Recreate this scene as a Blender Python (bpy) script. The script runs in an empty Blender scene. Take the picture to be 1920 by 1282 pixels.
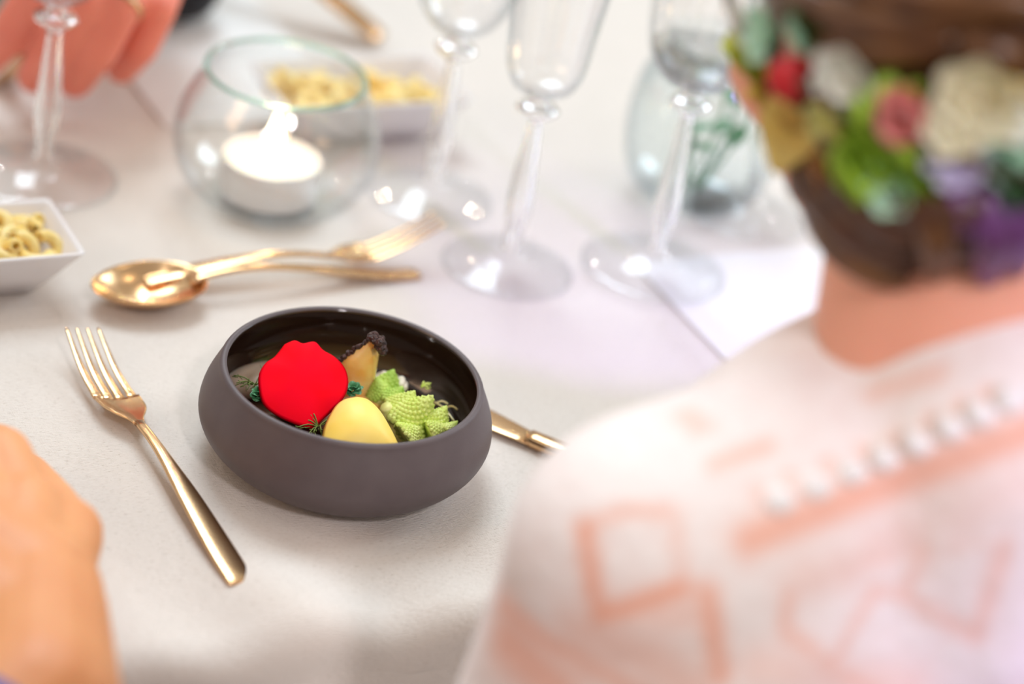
import bpy, bmesh, math, random
import numpy as np
from mathutils import Vector, Matrix
from mathutils.bvhtree import BVHTree
random.seed(7)
S = bpy.context.scene
C = S.collection
PI = math.pi
# ------------------------------------------------------------------ camera
F = 4800.0; PITCH = math.radians(29.5); ROLL = math.radians(11.3)
CAM = Vector((0, 0, 0.62))
FWD = Vector((0, math.cos(PITCH), -math.sin(PITCH)))
UP0 = Vector((0, math.sin(PITCH), math.cos(PITCH)))
RX = Vector((1, 0, 0)) * math.cos(ROLL) + UP0 * math.sin(ROLL)
UX = UP0 * math.cos(ROLL) - Vector((1, 0, 0)) * math.sin(ROLL)
cd = bpy.data.cameras.new('camera'); cam = bpy.data.objects.new('camera', cd); C.objects.link(cam)
m = Matrix((RX, UX, -FWD)).transposed().to_4x4(); m.translation = CAM
cam.matrix_world = m
cd.sensor_width = 36; cd.lens = F / 1920 * 36; cd.clip_start = 0.02
cd.dof.use_dof = True; cd.dof.focus_distance = 1.115; cd.dof.aperture_fstop = 2.9
S.camera = cam
# ------------------------------------------------------------------ world, lights, exposure
S.view_settings.view_transform = 'Standard'; S.view_settings.look = 'None'
S.view_settings.exposure = 0.19; S.view_settings.gamma = 1.0
W = bpy.data.worlds.new('World'); S.world = W; W.use_nodes = True
wn = W.node_tree.nodes; wn['Background'].inputs[0].default_value = (1.0, 0.935, 0.855, 1); wn['Background'].inputs[1].default_value = 0.43
def area(name, loc, target, size, power, color, spread=None):
    l = bpy.data.lights.new(name, 'AREA'); l.shape = 'RECTANGLE'; l.size = size[0]; l.size_y = size[1]
    l.energy = power; l.color = color
    if spread: l.spread = math.radians(spread)
    o = bpy.data.objects.new(name, l); C.objects.link(o); o.location = loc
    o.rotation_euler = (Vector(target) - Vector(loc)).to_track_quat('-Z', 'Y').to_euler()
    return o
area('window_light', (-0.75, 3.0, 3.0), (0.1, 1.6, 0), (1.6, 1.6), 84, (0.77, 0.905, 1.0))
l = bpy.data.lights.new('added_fill_spot', 'SPOT'); l.energy = 100; l.color = (1.0, 0.93, 0.96); l.spot_size = math.radians(19); l.spot_blend = 0.9; l.shadow_soft_size = 0.15  # added fill from behind the camera, brightens the woman's back
o = bpy.data.objects.new('added_fill_spot', l); C.objects.link(o); o.location = (0.75, -0.75, 1.75)
o.rotation_euler = (Vector((0.24, 0.77, 0.17)) - o.location).to_track_quat('-Z', 'Y').to_euler()
area('right_window_light', (2.2, 2.6, 1.6), (0.1, 1.2, 0), (1.0, 1.2), 28, (0.78, 0.90, 1.0))
l = bpy.data.lights.new('violet_spot', 'SPOT'); l.energy = 100; l.color = (0.50, 0.36, 1.0); l.spot_size = math.radians(17); l.spot_blend = 0.8; l.shadow_soft_size = 0.06
o = bpy.data.objects.new('violet_spot', l); C.objects.link(o); o.location = (1.15, -0.05, 1.05)
o.rotation_euler = (Vector((0.34, 0.82, 0.13)) - o.location).to_track_quat('-Z', 'Y').to_euler()
area('warm_side_light', (-1.6, 0.1, 1.0), (-0.1, 0.9, 0.0), (0.6, 0.6), 3.5, (1.0, 0.62, 0.38))
bl_ = [(-1.3, 3.2, 1.3, 0), (-0.7, 3.4, 1.55, 1), (-0.2, 3.0, 1.2, 0), (0.35, 3.3, 1.45, 1), (0.9, 2.9, 1.3, 0), (1.5, 2.6, 1.5, 0), (-1.8, 2.2, 1.4, 1), (0.2, 1.9, 2.2, 1), (-0.5, 1.4, 2.2, 0), (1.0, 1.5, 1.9, 1), (-0.1, 0.6, 2.3, 0), (-1.2, 0.9, 1.8, 0)]
for x, y, z, k in bl_:
    l = bpy.data.lights.new('bulb', 'POINT'); l.energy = 4.0; l.shadow_soft_size = 0.016
    l.color = (1.0, 0.8, 0.55) if k else (1.0, 0.95, 0.9)
    o = bpy.data.objects.new('bulb', l); C.objects.link(o); o.location = (x, y, z)

# ------------------------------------------------------------------ helpers
def ray(px, py):
    return FWD + RX * ((px - 960) / F) + UX * ((641 - py) / F)
def at(px, py, z=0.0):                      # a point of the photograph at a known height
    d = ray(px, py); return CAM + d * ((z - CAM.z) / d.z)
TD = Vector((0.531, -0.847, 0)); TE = Vector((0.847, 0.531, 0))     # table axes: towards the near side, along it
def new_mat(name): 
    mt = bpy.data.materials.new(name); mt.use_nodes = True; return mt
def mat(name, col, rough=0.5, metal=0.0, var=None, vscale=20, bump=0, bscale=60, spec=0.5, sss=0, sssr=(1, .3, .15), coat=0, trans=0, stretch=None, bdist=0.001, sheen=0):
    mt = new_mat(name); nt = mt.node_tree; b = nt.nodes['Principled BSDF']
    b.inputs['Base Color'].default_value = (*col, 1); b.inputs['Roughness'].default_value = rough
    b.inputs['Metallic'].default_value = metal; b.inputs['Specular IOR Level'].default_value = spec
    if sss:
        b.inputs['Subsurface Weight'].default_value = sss; b.inputs['Subsurface Radius'].default_value = sssr
        b.inputs['Subsurface Scale'].default_value = 0.01
    b.inputs['Coat Weight'].default_value = coat
    b.inputs['Sheen Weight'].default_value = sheen
    b.inputs['Transmission Weight'].default_value = trans
    tc = nt.nodes.new('ShaderNodeTexCoord'); vec = tc.outputs['Object']
    if stretch:
        mp = nt.nodes.new('ShaderNodeMapping'); mp.inputs['Scale'].default_value = stretch
        nt.links.new(vec, mp.inputs[0]); vec = mp.outputs[0]
    if var:
        n = nt.nodes.new('ShaderNodeTexNoise'); n.inputs['Scale'].default_value = vscale; n.inputs['Detail'].default_value = 4
        nt.links.new(vec, n.inputs['Vector'])
        r = nt.nodes.new('ShaderNodeValToRGB'); r.color_ramp.elements[0].position = 0.35; r.color_ramp.elements[1].position = 0.65
        r.color_ramp.elements[0].color = (*col, 1); r.color_ramp.elements[1].color = (*var, 1)
        nt.links.new(n.outputs['Fac'], r.inputs[0]); nt.links.new(r.outputs[0], b.inputs['Base Color'])
    if bump:
        n = nt.nodes.new('ShaderNodeTexNoise'); n.inputs['Scale'].default_value = bscale; n.inputs['Detail'].default_value = 3
        nt.links.new(vec, n.inputs['Vector'])
        bp = nt.nodes.new('ShaderNodeBump'); bp.inputs['Strength'].default_value = bump; bp.inputs['Distance'].default_value = bdist
        nt.links.new(n.outputs['Fac'], bp.inputs['Height']); nt.links.new(bp.outputs[0], b.inputs['Normal'])
    return mt
def mesh(name, V, Fc, mt, parent=None, smooth=True, world=True):
    me = bpy.data.meshes.new(name)
    off = parent.location if (parent is not None and world) else Vector((0, 0, 0))
    if parent is not None and world and parent.parent is not None: off = off + parent.parent.location
    me.from_pydata([tuple(Vector(v) - off) for v in V], [], Fc)
    me.validate(); 
    bm = bmesh.new(); bm.from_mesh(me); bmesh.ops.recalc_face_normals(bm, faces=bm.faces); bm.to_mesh(me); bm.free()
    if smooth: me.shade_smooth()
    if mt: me.materials.append(mt)
    o = bpy.data.objects.new(name, me); C.objects.link(o)
    if parent is not None: o.parent = parent
    return o
def tag(o, label=None, cat=None, group=None, kind=None):
    if label: o['label'] = label
    if cat: o['category'] = cat
    if group: o['group'] = group
    if kind: o['kind'] = kind
    return o
def thing(name, label, cat, loc=(0, 0, 0), rz=0, group=None):
    o = bpy.data.objects.new(name, None); C.objects.link(o); o.location = loc; o.rotation_euler = (0, 0, rz)
    o.empty_display_size = 0.01
    return tag(o, label, cat, group)
def copy_tree(o, parent=None):
    c = o.copy(); C.objects.link(c); c.parent = parent
    for ch in list(o.children): copy_tree(ch, c)
    return c
def merge(*geos):
    V, Fc = [], []
    for v, f in geos:
        n = len(V); V += list(v); Fc += [tuple(i + n for i in q) for q in f]
    return V, Fc
def lathe(prof, n=48, closed=False, mod=None):
    V, Fc = [], []
    m = len(prof)
    for j, (r, z) in enumerate(prof):
        for i in range(n):
            a = 2 * PI * i / n; rr = r * (mod(a, j, z) if mod else 1)
            V.append((rr * math.cos(a), rr * math.sin(a), z))
    for j in range(m - 1 if not closed else m):
        k = (j + 1) % m
        for i in range(n):
            i2 = (i + 1) % n
            Fc.append((j * n + i, j * n + i2, k * n + i2, k * n + i))
    if not closed:
        if prof[0][0] < 1e-5 or True: Fc.append(tuple(range(n))[::-1]) if prof[0][0] > 0 and prof[0][0] < 0.0006 else None
        Fc.append(tuple((m - 1) * n + i for i in range(n))) if 0 < prof[-1][0] < 0.0006 else None
    return V, [f for f in Fc if f]
def place(geo, loc, rz=0, M=None):
    V, Fc = geo
    T = Matrix.Translation(Vector(loc)) @ Matrix.Rotation(rz, 4, 'Z')
    if M is not None: T = Matrix.Translation(Vector(loc)) @ M.to_4x4()
    return [T @ Vector(v) for v in V], Fc
def smoothpts(P, k=4):
    P = [Vector(p) for p in P]; out = []
    n = len(P)
    for i in range(n - 1):
        p0 = P[max(i - 1, 0)]; p1 = P[i]; p2 = P[i + 1]; p3 = P[min(i + 2, n - 1)]
        for j in range(k):
            t = j / k
            out.append(0.5 * ((2 * p1) + (p2 - p0) * t + (2 * p0 - 5 * p1 + 4 * p2 - p3) * t * t + (3 * p1 - p0 - 3 * p2 + p3) * t ** 3))
    out.append(P[-1]); return out
def tube(P, R, n=8, caps=True):
    P = [Vector(p) for p in P]; m = len(P)
    if not hasattr(R, '__len__'): R = [R] * m
    V, Fc = [], []
    t = (P[1] - P[0]).normalized(); a = t.orthogonal().normalized()
    for j in range(m):
        t = (P[min(j + 1, m - 1)] - P[max(j - 1, 0)]).normalized()
        a = (a - t * a.dot(t)).normalized(); b = t.cross(a)
        for i in range(n):
            q = 2 * PI * i / n; V.append(P[j] + (a * math.cos(q) + b * math.sin(q)) * R[j])
    for j in range(m - 1):
        for i in range(n):
            k = (i + 1) % n; Fc.append((j * n + i, j * n + k, (j + 1) * n + k, (j + 1) * n + i))
    if caps: Fc += [tuple(range(n))[::-1], tuple((m - 1) * n + i for i in range(n))]
    return V, Fc
def ellipsoid(c, r, M=None, nu=20, nv=12):
    V, Fc = [], []
    for j in range(nv + 1):
        ph = PI * j / nv
        for i in range(nu):
            th = 2 * PI * i / nu
            v = Vector((r[0] * math.sin(ph) * math.cos(th), r[1] * math.sin(ph) * math.sin(th), r[2] * math.cos(ph)))
            if M is not None: v = M @ v
            V.append(Vector(c) + v)
    for j in range(nv):
        for i in range(nu):
            k = (i + 1) % nu; Fc.append((j * nu + i, j * nu + k, (j + 1) * nu + k, (j + 1) * nu + i))
    return V, Fc
def capsule(p0, r0, p1, r1, n=14):
    p0 = Vector(p0); p1 = Vector(p1); L = (p1 - p0).length; t = (p1 - p0).normalized()
    P, R = [], []
    for k in range(5): a = PI / 2 * (1 - k / 4.0); P.append(p0 - t * r0 * math.sin(a)); R.append(max(r0 * math.cos(a), 1e-4))
    for k in range(1, 5): P.append(p0 + t * L * k / 5); R.append(r0 + (r1 - r0) * k / 5)
    for k in range(5): a = PI / 2 * k / 4.0; P.append(p1 + t * r1 * math.sin(a)); R.append(max(r1 * math.cos(a), 1e-4))
    return tube(P, R, n)
def chain(P, R):
    return [capsule(P[i], R[i], P[i + 1], R[i + 1]) for i in range(len(P) - 1)]
def organic(geos, voxel, smooth=6):         # one continuous skin over overlapping volumes
    V, Fc = merge(*geos)
    me = bpy.data.meshes.new('tmp'); me.from_pydata([tuple(v) for v in V], [], Fc)
    o = bpy.data.objects.new('tmp', me); C.objects.link(o)
    r = o.modifiers.new('r', 'REMESH'); r.mode = 'VOXEL'; r.voxel_size = voxel
    s = o.modifiers.new('s', 'SMOOTH'); s.iterations = smooth; s.factor = 0.6
    dg = bpy.context.evaluated_depsgraph_get(); e = o.evaluated_get(dg).to_mesh()
    co = np.empty(len(e.vertices) * 3); e.vertices.foreach_get('co', co); co = co.reshape(-1, 3)
    VV = [Vector(c) for c in co]; FF = [tuple(p.vertices) for p in e.polygons]
    bpy.data.objects.remove(o, do_unlink=True)
    return VV, FF
def bvh_of(geo): return BVHTree.FromPolygons([tuple(v) for v in geo[0]], geo[1])
def onto(bvh, px, py, off=0.0):
    d = ray(px, py).normalized(); h = bvh.ray_cast(CAM, d)
    if h[0] is None: return None
    n = h[1]; n = -n if n.dot(d) > 0 else n
    return h[0] + n * off, n

# ------------------------------------------------------------------ materials
def cloth_mat(name, col, var, k=1.0):
    mt = new_mat(name); nt = mt.node_tree; L = nt.links.new; b = nt.nodes['Principled BSDF']
    b.inputs['Roughness'].default_value = 0.85; b.inputs['Specular IOR Level'].default_value = 0.25; b.inputs['Sheen Weight'].default_value = 0.1
    tc = nt.nodes.new('ShaderNodeTexCoord')
    hs = []
    for sc in ((330 * k, 2000 * k, 300), (2000 * k, 330 * k, 300)):
        mp = nt.nodes.new('ShaderNodeMapping'); mp.inputs['Scale'].default_value = sc; mp.inputs['Rotation'].default_value = (0, 0, 0)
        L(tc.outputs['UV'], mp.inputs[0])
        n = nt.nodes.new('ShaderNodeTexNoise'); n.inputs['Scale'].default_value = 1.0; n.inputs['Detail'].default_value = 2
        L(mp.outputs[0], n.inputs['Vector']); hs.append(n.outputs['Fac'])
    ad = nt.nodes.new('ShaderNodeMath'); ad.operation = 'MULTIPLY_ADD'; L(hs[1], ad.inputs[0]); ad.inputs[1].default_value = 0.45; hb = nt.nodes.new('ShaderNodeMath'); hb.operation = 'MULTIPLY'; L(hs[0], hb.inputs[0]); hb.inputs[1].default_value = 1.55; L(hb.outputs[0], ad.inputs[2])
    n2 = nt.nodes.new('ShaderNodeTexNoise'); n2.inputs['Scale'].default_value = 9; n2.inputs['Detail'].default_value = 5; L(tc.outputs['UV'], n2.inputs['Vector'])
    ad2 = nt.nodes.new('ShaderNodeMath'); ad2.operation = 'MULTIPLY_ADD'; L(n2.outputs['Fac'], ad2.inputs[0]); ad2.inputs[1].default_value = 0.35; L(ad.outputs[0], ad2.inputs[2])
    r = nt.nodes.new('ShaderNodeValToRGB'); r.color_ramp.elements[0].position = 0.72; r.color_ramp.elements[1].position = 1.5
    r.color_ramp.elements[0].color = (*var, 1); r.color_ramp.elements[1].color = (*col, 1)
    L(ad2.outputs[0], r.inputs[0]); L(r.outputs[0], b.inputs['Base Color'])
    bp = nt.nodes.new('ShaderNodeBump'); bp.inputs['Strength'].default_value = 0.7; bp.inputs['Distance'].default_value = 0.0007
    L(ad.outputs[0], bp.inputs['Height']); L(bp.outputs[0], b.inputs['Normal'])
    return mt
def thin_glass(name, tint=(1, 1, 1), k=1.0, e=.70):
    mt = new_mat(name); nt = mt.node_tree; L = nt.links.new; nt.nodes.remove(nt.nodes['Principled BSDF'])
    out = nt.nodes['Material Output']
    t = nt.nodes.new('ShaderNodeBsdfTransparent'); t.inputs[0].default_value = (*tint, 1)
    g = nt.nodes.new('ShaderNodeBsdfGlossy'); g.inputs['Roughness'].default_value = 0.015; g.inputs[0].default_value = (1, 1, 1, 1)
    lw = nt.nodes.new('ShaderNodeLayerWeight'); lw.inputs['Blend'].default_value = 0.5
    pw = nt.nodes.new('ShaderNodeMath'); pw.operation = 'POWER'; L(lw.outputs['Facing'], pw.inputs[0]); pw.inputs[1].default_value = 4.0
    f = nt.nodes.new('ShaderNodeMath'); f.operation = 'MULTIPLY_ADD'; L(pw.outputs[0], f.inputs[0]); f.inputs[1].default_value = 0.55 * k; f.inputs[2].default_value = 0.05
    mx = nt.nodes.new('ShaderNodeMixShader'); L(f.outputs[0], mx.inputs[0]); L(t.outputs[0], mx.inputs[1]); L(g.outputs[0], mx.inputs[2])
    ab = nt.nodes.new('ShaderNodeMixRGB'); p2 = nt.nodes.new('ShaderNodeMath'); p2.operation = 'POWER'; L(lw.outputs['Facing'], p2.inputs[0]); p2.inputs[1].default_value = 3.0
    L(p2.outputs[0], ab.inputs[0]); ab.inputs[1].default_value = (*tint, 1); ab.inputs[2].default_value = (tint[0] * (e - .03), tint[1] * e, tint[2] * (e + .03), 1); L(ab.outputs[0], t.inputs[0])   # longer way through the wall at the edge
    L(mx.outputs[0], out.inputs[0]); return mt
def solid_glass(name, tint=(1, 1, 1), ior=1.5, share=0.45):
    mt = new_mat(name); nt = mt.node_tree; L = nt.links.new; nt.nodes.remove(nt.nodes['Principled BSDF'])
    out = nt.nodes['Material Output']
    t = nt.nodes.new('ShaderNodeBsdfTransparent'); t.inputs[0].default_value = (*tint, 1)
    g = nt.nodes.new('ShaderNodeBsdfGlass'); g.inputs['Roughness'].default_value = 0.0; g.inputs['IOR'].default_value = ior; g.inputs[0].default_value = (*tint, 1)
    mx = nt.nodes.new('ShaderNodeMixShader'); mx.inputs[0].default_value = 1 - share; L(t.outputs[0], mx.inputs[1]); L(g.outputs[0], mx.inputs[2])
    L(mx.outputs[0], out.inputs[0]); return mt
def emit(name, col, s):
    mt = new_mat(name); nt = mt.node_tree; nt.nodes.remove(nt.nodes['Principled BSDF'])
    e = nt.nodes.new('ShaderNodeEmission'); e.inputs[0].default_value = (*col, 1); e.inputs[1].default_value = s
    nt.links.new(e.outputs[0], nt.nodes['Material Output'].inputs[0]); return mt
M_cloth = cloth_mat('linen', (0.75, 0.69, 0.635), (0.49, 0.42, 0.355))
M_napkin = cloth_mat('napkin', (0.80, 0.785, 0.765), (0.74, 0.715, 0.69), 0.5)
M_wood = mat('oak', (0.28, 0.17, 0.09), 0.5, var=(0.20, 0.11, 0.06), vscale=3, stretch=(1, 12, 1), bump=0.2)
M_floor = mat('floor_boards', (0.36, 0.26, 0.18), 0.45, var=(0.26, 0.17, 0.11), vscale=2, stretch=(1, 9, 1))
M_gold = mat('rose_gold', (0.72, 0.46, 0.24), 0.22, 1.0, var=(0.76, 0.50, 0.28), vscale=60, bump=0.05, bscale=500)
M_stone = mat('matte_stoneware', (0.090, 0.068, 0.072), 0.5, var=(0.100, 0.077, 0.080), vscale=90, bump=0.12, bscale=2500, spec=0.45)
M_glaze = mat('dark_glaze', (0.028, 0.014, 0.009), 0.12, spec=0.6, coat=0.6)
M_porc = mat('white_porcelain', (0.82, 0.80, 0.81), 0.15, coat=0.4)
M_pasta = mat('pasta', (1.0, 0.68, 0.20), 0.35, var=(1.0, 0.78, 0.38), vscale=60, sss=0.3, sssr=(1, .6, .2))
M_herb = mat('herb_fleck', (0.30, 0.16, 0.04), 0.7)
M_glass = thin_glass('clear_glass'); M_glasss = solid_glass('crystal_stem', share=0.25); M_foot = thin_glass('crystal_foot', k=.8, e=.84)
M_globe = thin_glass('globe_glass', (0.985, 0.995, 0.99), k=1.3, e=.84); M_rimg = solid_glass('rim_glass', (0.80, 0.93, 0.89), share=0.35)
M_vase = thin_glass('blue_green_glass', (0.965, 0.988, 0.99))
M_water = solid_glass('water', (0.98, 0.985, 0.99), 1.2, 0.75)
M_wax = mat('wax', (0.97, 0.90, 0.78), 0.5, sss=1.0, sssr=(1, .7, .4))
M_alu = mat('tealight_cup', (0.84, 0.80, 0.80), 0.35, 0.15)
M_flame = emit('flame', (1.0, 0.84, 0.58), 9)
M_black = mat('wick', (0.02, 0.015, 0.01), 0.9)
M_rose = mat('red_petal', (0.98, 0.0005, 0.010), 0.65, var=(0.93, 0.0005, 0.018), vscale=50, spec=0.05, stretch=(1, 1, 1))
M_yel = mat('yellow_petal', (1.0, 0.66, 0.11), 0.45, var=(1.0, 0.74, 0.20), vscale=40, spec=0.25, sss=0.1, sssr=(1, .6, .2))
M_onion = mat('braised_onion', (1.0, 0.50, 0.12), 0.22, var=(1.0, 0.66, 0.26), vscale=90, sss=0.3, coat=0.4, bump=0.2, bscale=300)
M_onion2 = mat('onion_light_layer', (1.0, 0.78, 0.42), 0.22, var=(1.0, 0.66, 0.28), vscale=120, sss=0.3, coat=0.4)
M_char = mat('char', (0.022, 0.009, 0.008), 0.3, var=(0.09, 0.03, 0.02), vscale=700, bump=1.0, bscale=900, bdist=0.002)
M_rom = mat('romanesco_green', (0.60, 0.78, 0.12), 0.5, var=(0.76, 0.88, 0.24), vscale=120, sss=0.2, sssr=(.5, 1, .2), bump=0.4, bscale=1400)
M_romd = mat('romanesco_deep_green', (0.32, 0.56, 0.06), 0.5, var=(0.58, 0.76, 0.16), vscale=120, bump=0.4, bscale=1400)
M_romy = mat('romanesco_stalk', (0.85, 0.80, 0.30), 0.45, var=(0.78, 0.78, 0.26), vscale=140, sss=0.2)
M_caul = mat('cauliflower', (0.86, 0.79, 0.66), 0.6, bump=0.5, bscale=900)
M_leafg = mat('blue_green_leaf', (0.09, 0.30, 0.14), 0.45, var=(0.05, 0.20, 0.07), vscale=200)
M_dill = mat('dill', (0.14, 0.20, 0.03), 0.6)
M_slice = mat('cream_slice', (0.62, 0.47, 0.33), 0.2, var=(0.70, 0.56, 0.44), vscale=120, sss=0.3, coat=0.5)
M_broth = mat('dark_broth', (0.05, 0.022, 0.012), 0.05, spec=0.8, coat=1.0)
M_skin = mat('skin', (0.80, 0.36, 0.15), 0.5, var=(0.74, 0.30, 0.12), vscale=18, sss=0.25, bump=0.15, bscale=300)
M_skinpink = mat('skin_pink', (0.88, 0.27, 0.18), 0.5, var=(0.82, 0.22, 0.15), vscale=22, sss=0.25, bump=0.15, bscale=400)
M_skinw = mat('skin_woman', (0.90, 0.43, 0.29), 0.5, var=(0.86, 0.38, 0.26), vscale=14, sss=0.2)
M_hair = mat('brown_hair', (0.055, 0.018, 0.009), 0.4, var=(0.09, 0.032, 0.012), vscale=50, bump=0.5, bscale=200, stretch=(1, 1, .3))
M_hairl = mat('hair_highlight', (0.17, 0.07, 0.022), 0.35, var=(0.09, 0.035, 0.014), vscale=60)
M_hairv = mat('hair_painted_violet_sheen', (0.20, 0.07, 0.30), 0.35, var=(0.12, 0.035, 0.12), vscale=60)  # violet light's sheen on the hair, painted into the lock colour
M_suit = mat('black_suit', (0.008, 0.008, 0.012), 0.8, sheen=0.1)
M_shirtw = mat('white_cuff', (0.8, 0.8, 0.82), 0.8)
M_blue = mat('blue_shirt', (0.07, 0.12, 0.42), 0.8, var=(0.05, 0.09, 0.34), vscale=60)
M_nail = mat('nail', (0.85, 0.42, 0.36), 0.25)

# ------------------------------------------------------------------ setting: floor, table, cloth
fz = -0.70
fl = mesh('floor', [(-4, -3, fz), (4, -3, fz), (4, 5, fz), (-4, 5, fz), (-4, -3, fz - .05), (4, -3, fz - .05), (4, 5, fz - .05), (-4, 5, fz - .05)],
          [(0, 1, 2, 3), (4, 5, 6, 7), (0, 1, 5, 4), (1, 2, 6, 5), (2, 3, 7, 6), (3, 0, 4, 7)], M_floor, smooth=False)
tag(fl, kind='structure')
E0 = at(450, 1100) + TD * 0.027
DEPTH = 1.0; U0, U1 = -1.0, 1.3
def tp(u, v, z=0.0): return E0 + TE * u - TD * v + Vector((0, 0, z))
def boxw(u0, u1, v0, v1, z0, z1):
    V = [tp(u, v, z) for z in (z0, z1) for u, v in ((u0, v0), (u1, v0), (u1, v1), (u0, v1))]
    return V, [(3, 2, 1, 0), (4, 5, 6, 7), (0, 1, 5, 4), (1, 2, 6, 5), (2, 3, 7, 6), (3, 0, 4, 7)]
tb = thing('dining_table', 'long dining table hidden under the pale linen cloth', 'table', tp(0.15, 0.5, fz))
mesh('tabletop', *boxw(U0, U1, 0.012, DEPTH - .012, -0.034, -0.005), M_wood, tb, False)
for u in (U0 + .06, U1 - .12):
    for v in (.08, DEPTH - .14): mesh('leg', *boxw(u, u + .06, v, v + .06, fz, -0.032), M_wood, tb, False)
# cloth grid
crease_u = [(at(900, 240) - E0).dot(TE), (at(1030, 570) - E0).dot(TE) + 0.33, -0.42]
def nz(a, b): return math.sin(a * 7.3 + b * 3.1) * .5 + math.sin(a * 17.1 - b * 9.7 + 1) * .3 + math.sin(a * 31 + b * 23 + 2) * .2
us = list(np.linspace(U0, -0.35, 26)) + list(np.linspace(-0.35, 0.55, 200))[1:] + list(np.linspace(0.55, U1, 26))[1:]
ss = list(np.linspace(-0.17, -0.04, 20)) + list(np.linspace(-0.04, 0.12, 60))[1:] + list(np.linspace(0.12, DEPTH, 90))[1:] + list(np.linspace(DEPTH, DEPTH + .25, 8))[1:]
R0 = 0.014; V = []; UVs = []
for s in ss:
    for u in us:
        arc = R0 * PI / 2
        if s >= 0 and s <= DEPTH:
            v, z = s, 0.0
        elif s < 0:
            q = -s
            if q < arc: a = q / R0; v = -R0 * math.sin(a); z = -R0 * (1 - math.cos(a))
            else: v = -R0; z = -R0 - (q - arc)
            k = min(1, max(0, q / 0.2)); fo = (math.sin(u * 38 + 0.8) + .5 * math.sin(u * 71 + 2.2))
            v -= k * (0.012 + 0.018 * fo)
        else:
            q = s - DEPTH; v = DEPTH + R0 * min(1, q / R0); z = -q
        # soft ripples near the hem fold, faint waviness elsewhere
        w = math.exp(-((s - 0.0) / 0.045) ** 2)
        z += w * 0.0065 * (math.sin(u * 52 + 0.6) * .6 + math.sin(u * 95 + s * 30) * .35 + .35) if s > -0.03 else w * 0
        z += 0.0003 * nz(u, s)
        for cu in crease_u: z += 0.0010 * math.exp(-((u - cu) / 0.004) ** 2) if 0 <= s <= DEPTH else 0
        V.append(tp(u, v, z)); UVs.append((u, s))
nu = len(us); Fc = [(j * nu + i, j * nu + i + 1, (j + 1) * nu + i + 1, (j + 1) * nu + i) for j in range(len(ss) - 1) for i in range(nu - 1)]
def with_uv(o, UVs):
    uv = o.data.uv_layers.new(name='UVMap')
    for l in o.data.loops: uv.data[l.index].uv = UVs[l.vertex_index]
clo = mesh('tablecloth', V, Fc, M_cloth); with_uv(clo, UVs)
tag(clo, 'pale beige linen cloth covering the whole table', 'tablecloth')
# napkins / folded papers
def sheet(name, corner, du, dv, label, thick=0.0007):
    nx, ny = 24, 24; V = []; uv = []
    c = corner
    for k in (1, 0):
        for j in range(ny + 1):
            for i in range(nx + 1):
                a = i / nx * du; b = j / ny * dv
                p = c + TE * a + TD * b
                z = (thick + 0.0014 * (0.5 + 0.5 * nz(p.x * 3, p.y * 3))) if k else 0.0006
                V.append(Vector((p.x, p.y, z))); uv.append((a, b))
    n = (nx + 1) * (ny + 1); Fc = []
    for k in (0, 1):
        for j in range(ny):
            for i in range(nx):
                q = k * n + j * (nx + 1) + i; Fc.append((q, q + 1, q + nx + 2, q + nx + 1))
    edge = [i for i in range(nx + 1)] + [j * (nx + 1) + nx for j in range(1, ny + 1)] + [ny * (nx + 1) + i for i in range(nx - 1, -1, -1)] + [j * (nx + 1) for j in range(ny - 1, 0, -1)]
    for a, b in zip(edge, edge[1:] + edge[:1]): Fc.append((a, b, b + n, a + n))
    o = mesh(name, V, Fc, M_napkin, smooth=False); with_uv(o, uv); return tag(o, label, 'napkin')
c1 = at(312, 243); sheet('napkin', c1 - TD * 0.17, 0.115, 0.17, 'white folded napkin by the fingers of the ringed hand')
sheet('napkin', at(1185, 497), 0.18, 0.24, 'white folded napkin under the right-hand crystal flute foot')

# ------------------------------------------------------------------ stoneware bowl
BC = Vector((-0.0655, 0.961, 0.0))
bw = thing('serving_bowl', 'dark taupe round stoneware bowl holding vegetables and a red petal', 'bowl', BC)
outer = [(0.0004, 0.0), (0.040, 0.0), (0.0445, 0.0008), (0.0515, 0.0045), (0.0580, 0.0095), (0.0625, 0.0150), (0.0648, 0.0205), (0.0650, 0.0255), (0.0637, 0.0315), (0.0612, 0.0375), (0.0589, 0.0425), (0.0582, 0.0445), (0.0572, 0.0454), (0.0560, 0.0455), (0.0551, 0.0449)]
inner = [(0.0551, 0.0449), (0.0549, 0.0440), (0.0564, 0.0405), (0.0595, 0.0345), (0.0615, 0.0285), (0.0618, 0.0235), (0.0600, 0.0175), (0.0555, 0.0115), (0.048, 0.0070), (0.030, 0.0052), (0.0004, 0.0048)]
def spl(pr, k=4):
    return [(max(p.x, .0004), p.y) for p in smoothpts([(a, b, 0) for a, b in pr], k)]
mesh('bowl_exterior', *place(lathe(spl(outer), 96), BC), M_stone, bw)
mesh('bowl_interior', *place(lathe(spl(inner), 96), BC), M_glaze, bw)['label'] = 'glossy dark brown glazed inside'
# broth
br = mesh('broth', *place(lathe([(0.0004, 0.0058), (0.048, 0.0078), (0.0562, 0.0128), (0.0555, 0.0135), (0.0540, 0.0132), (0.0004, 0.0132)], 64), BC), M_broth)
tag(br, 'thin dark glossy broth pooled in the bottom of the taupe bowl', 'broth')

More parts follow.
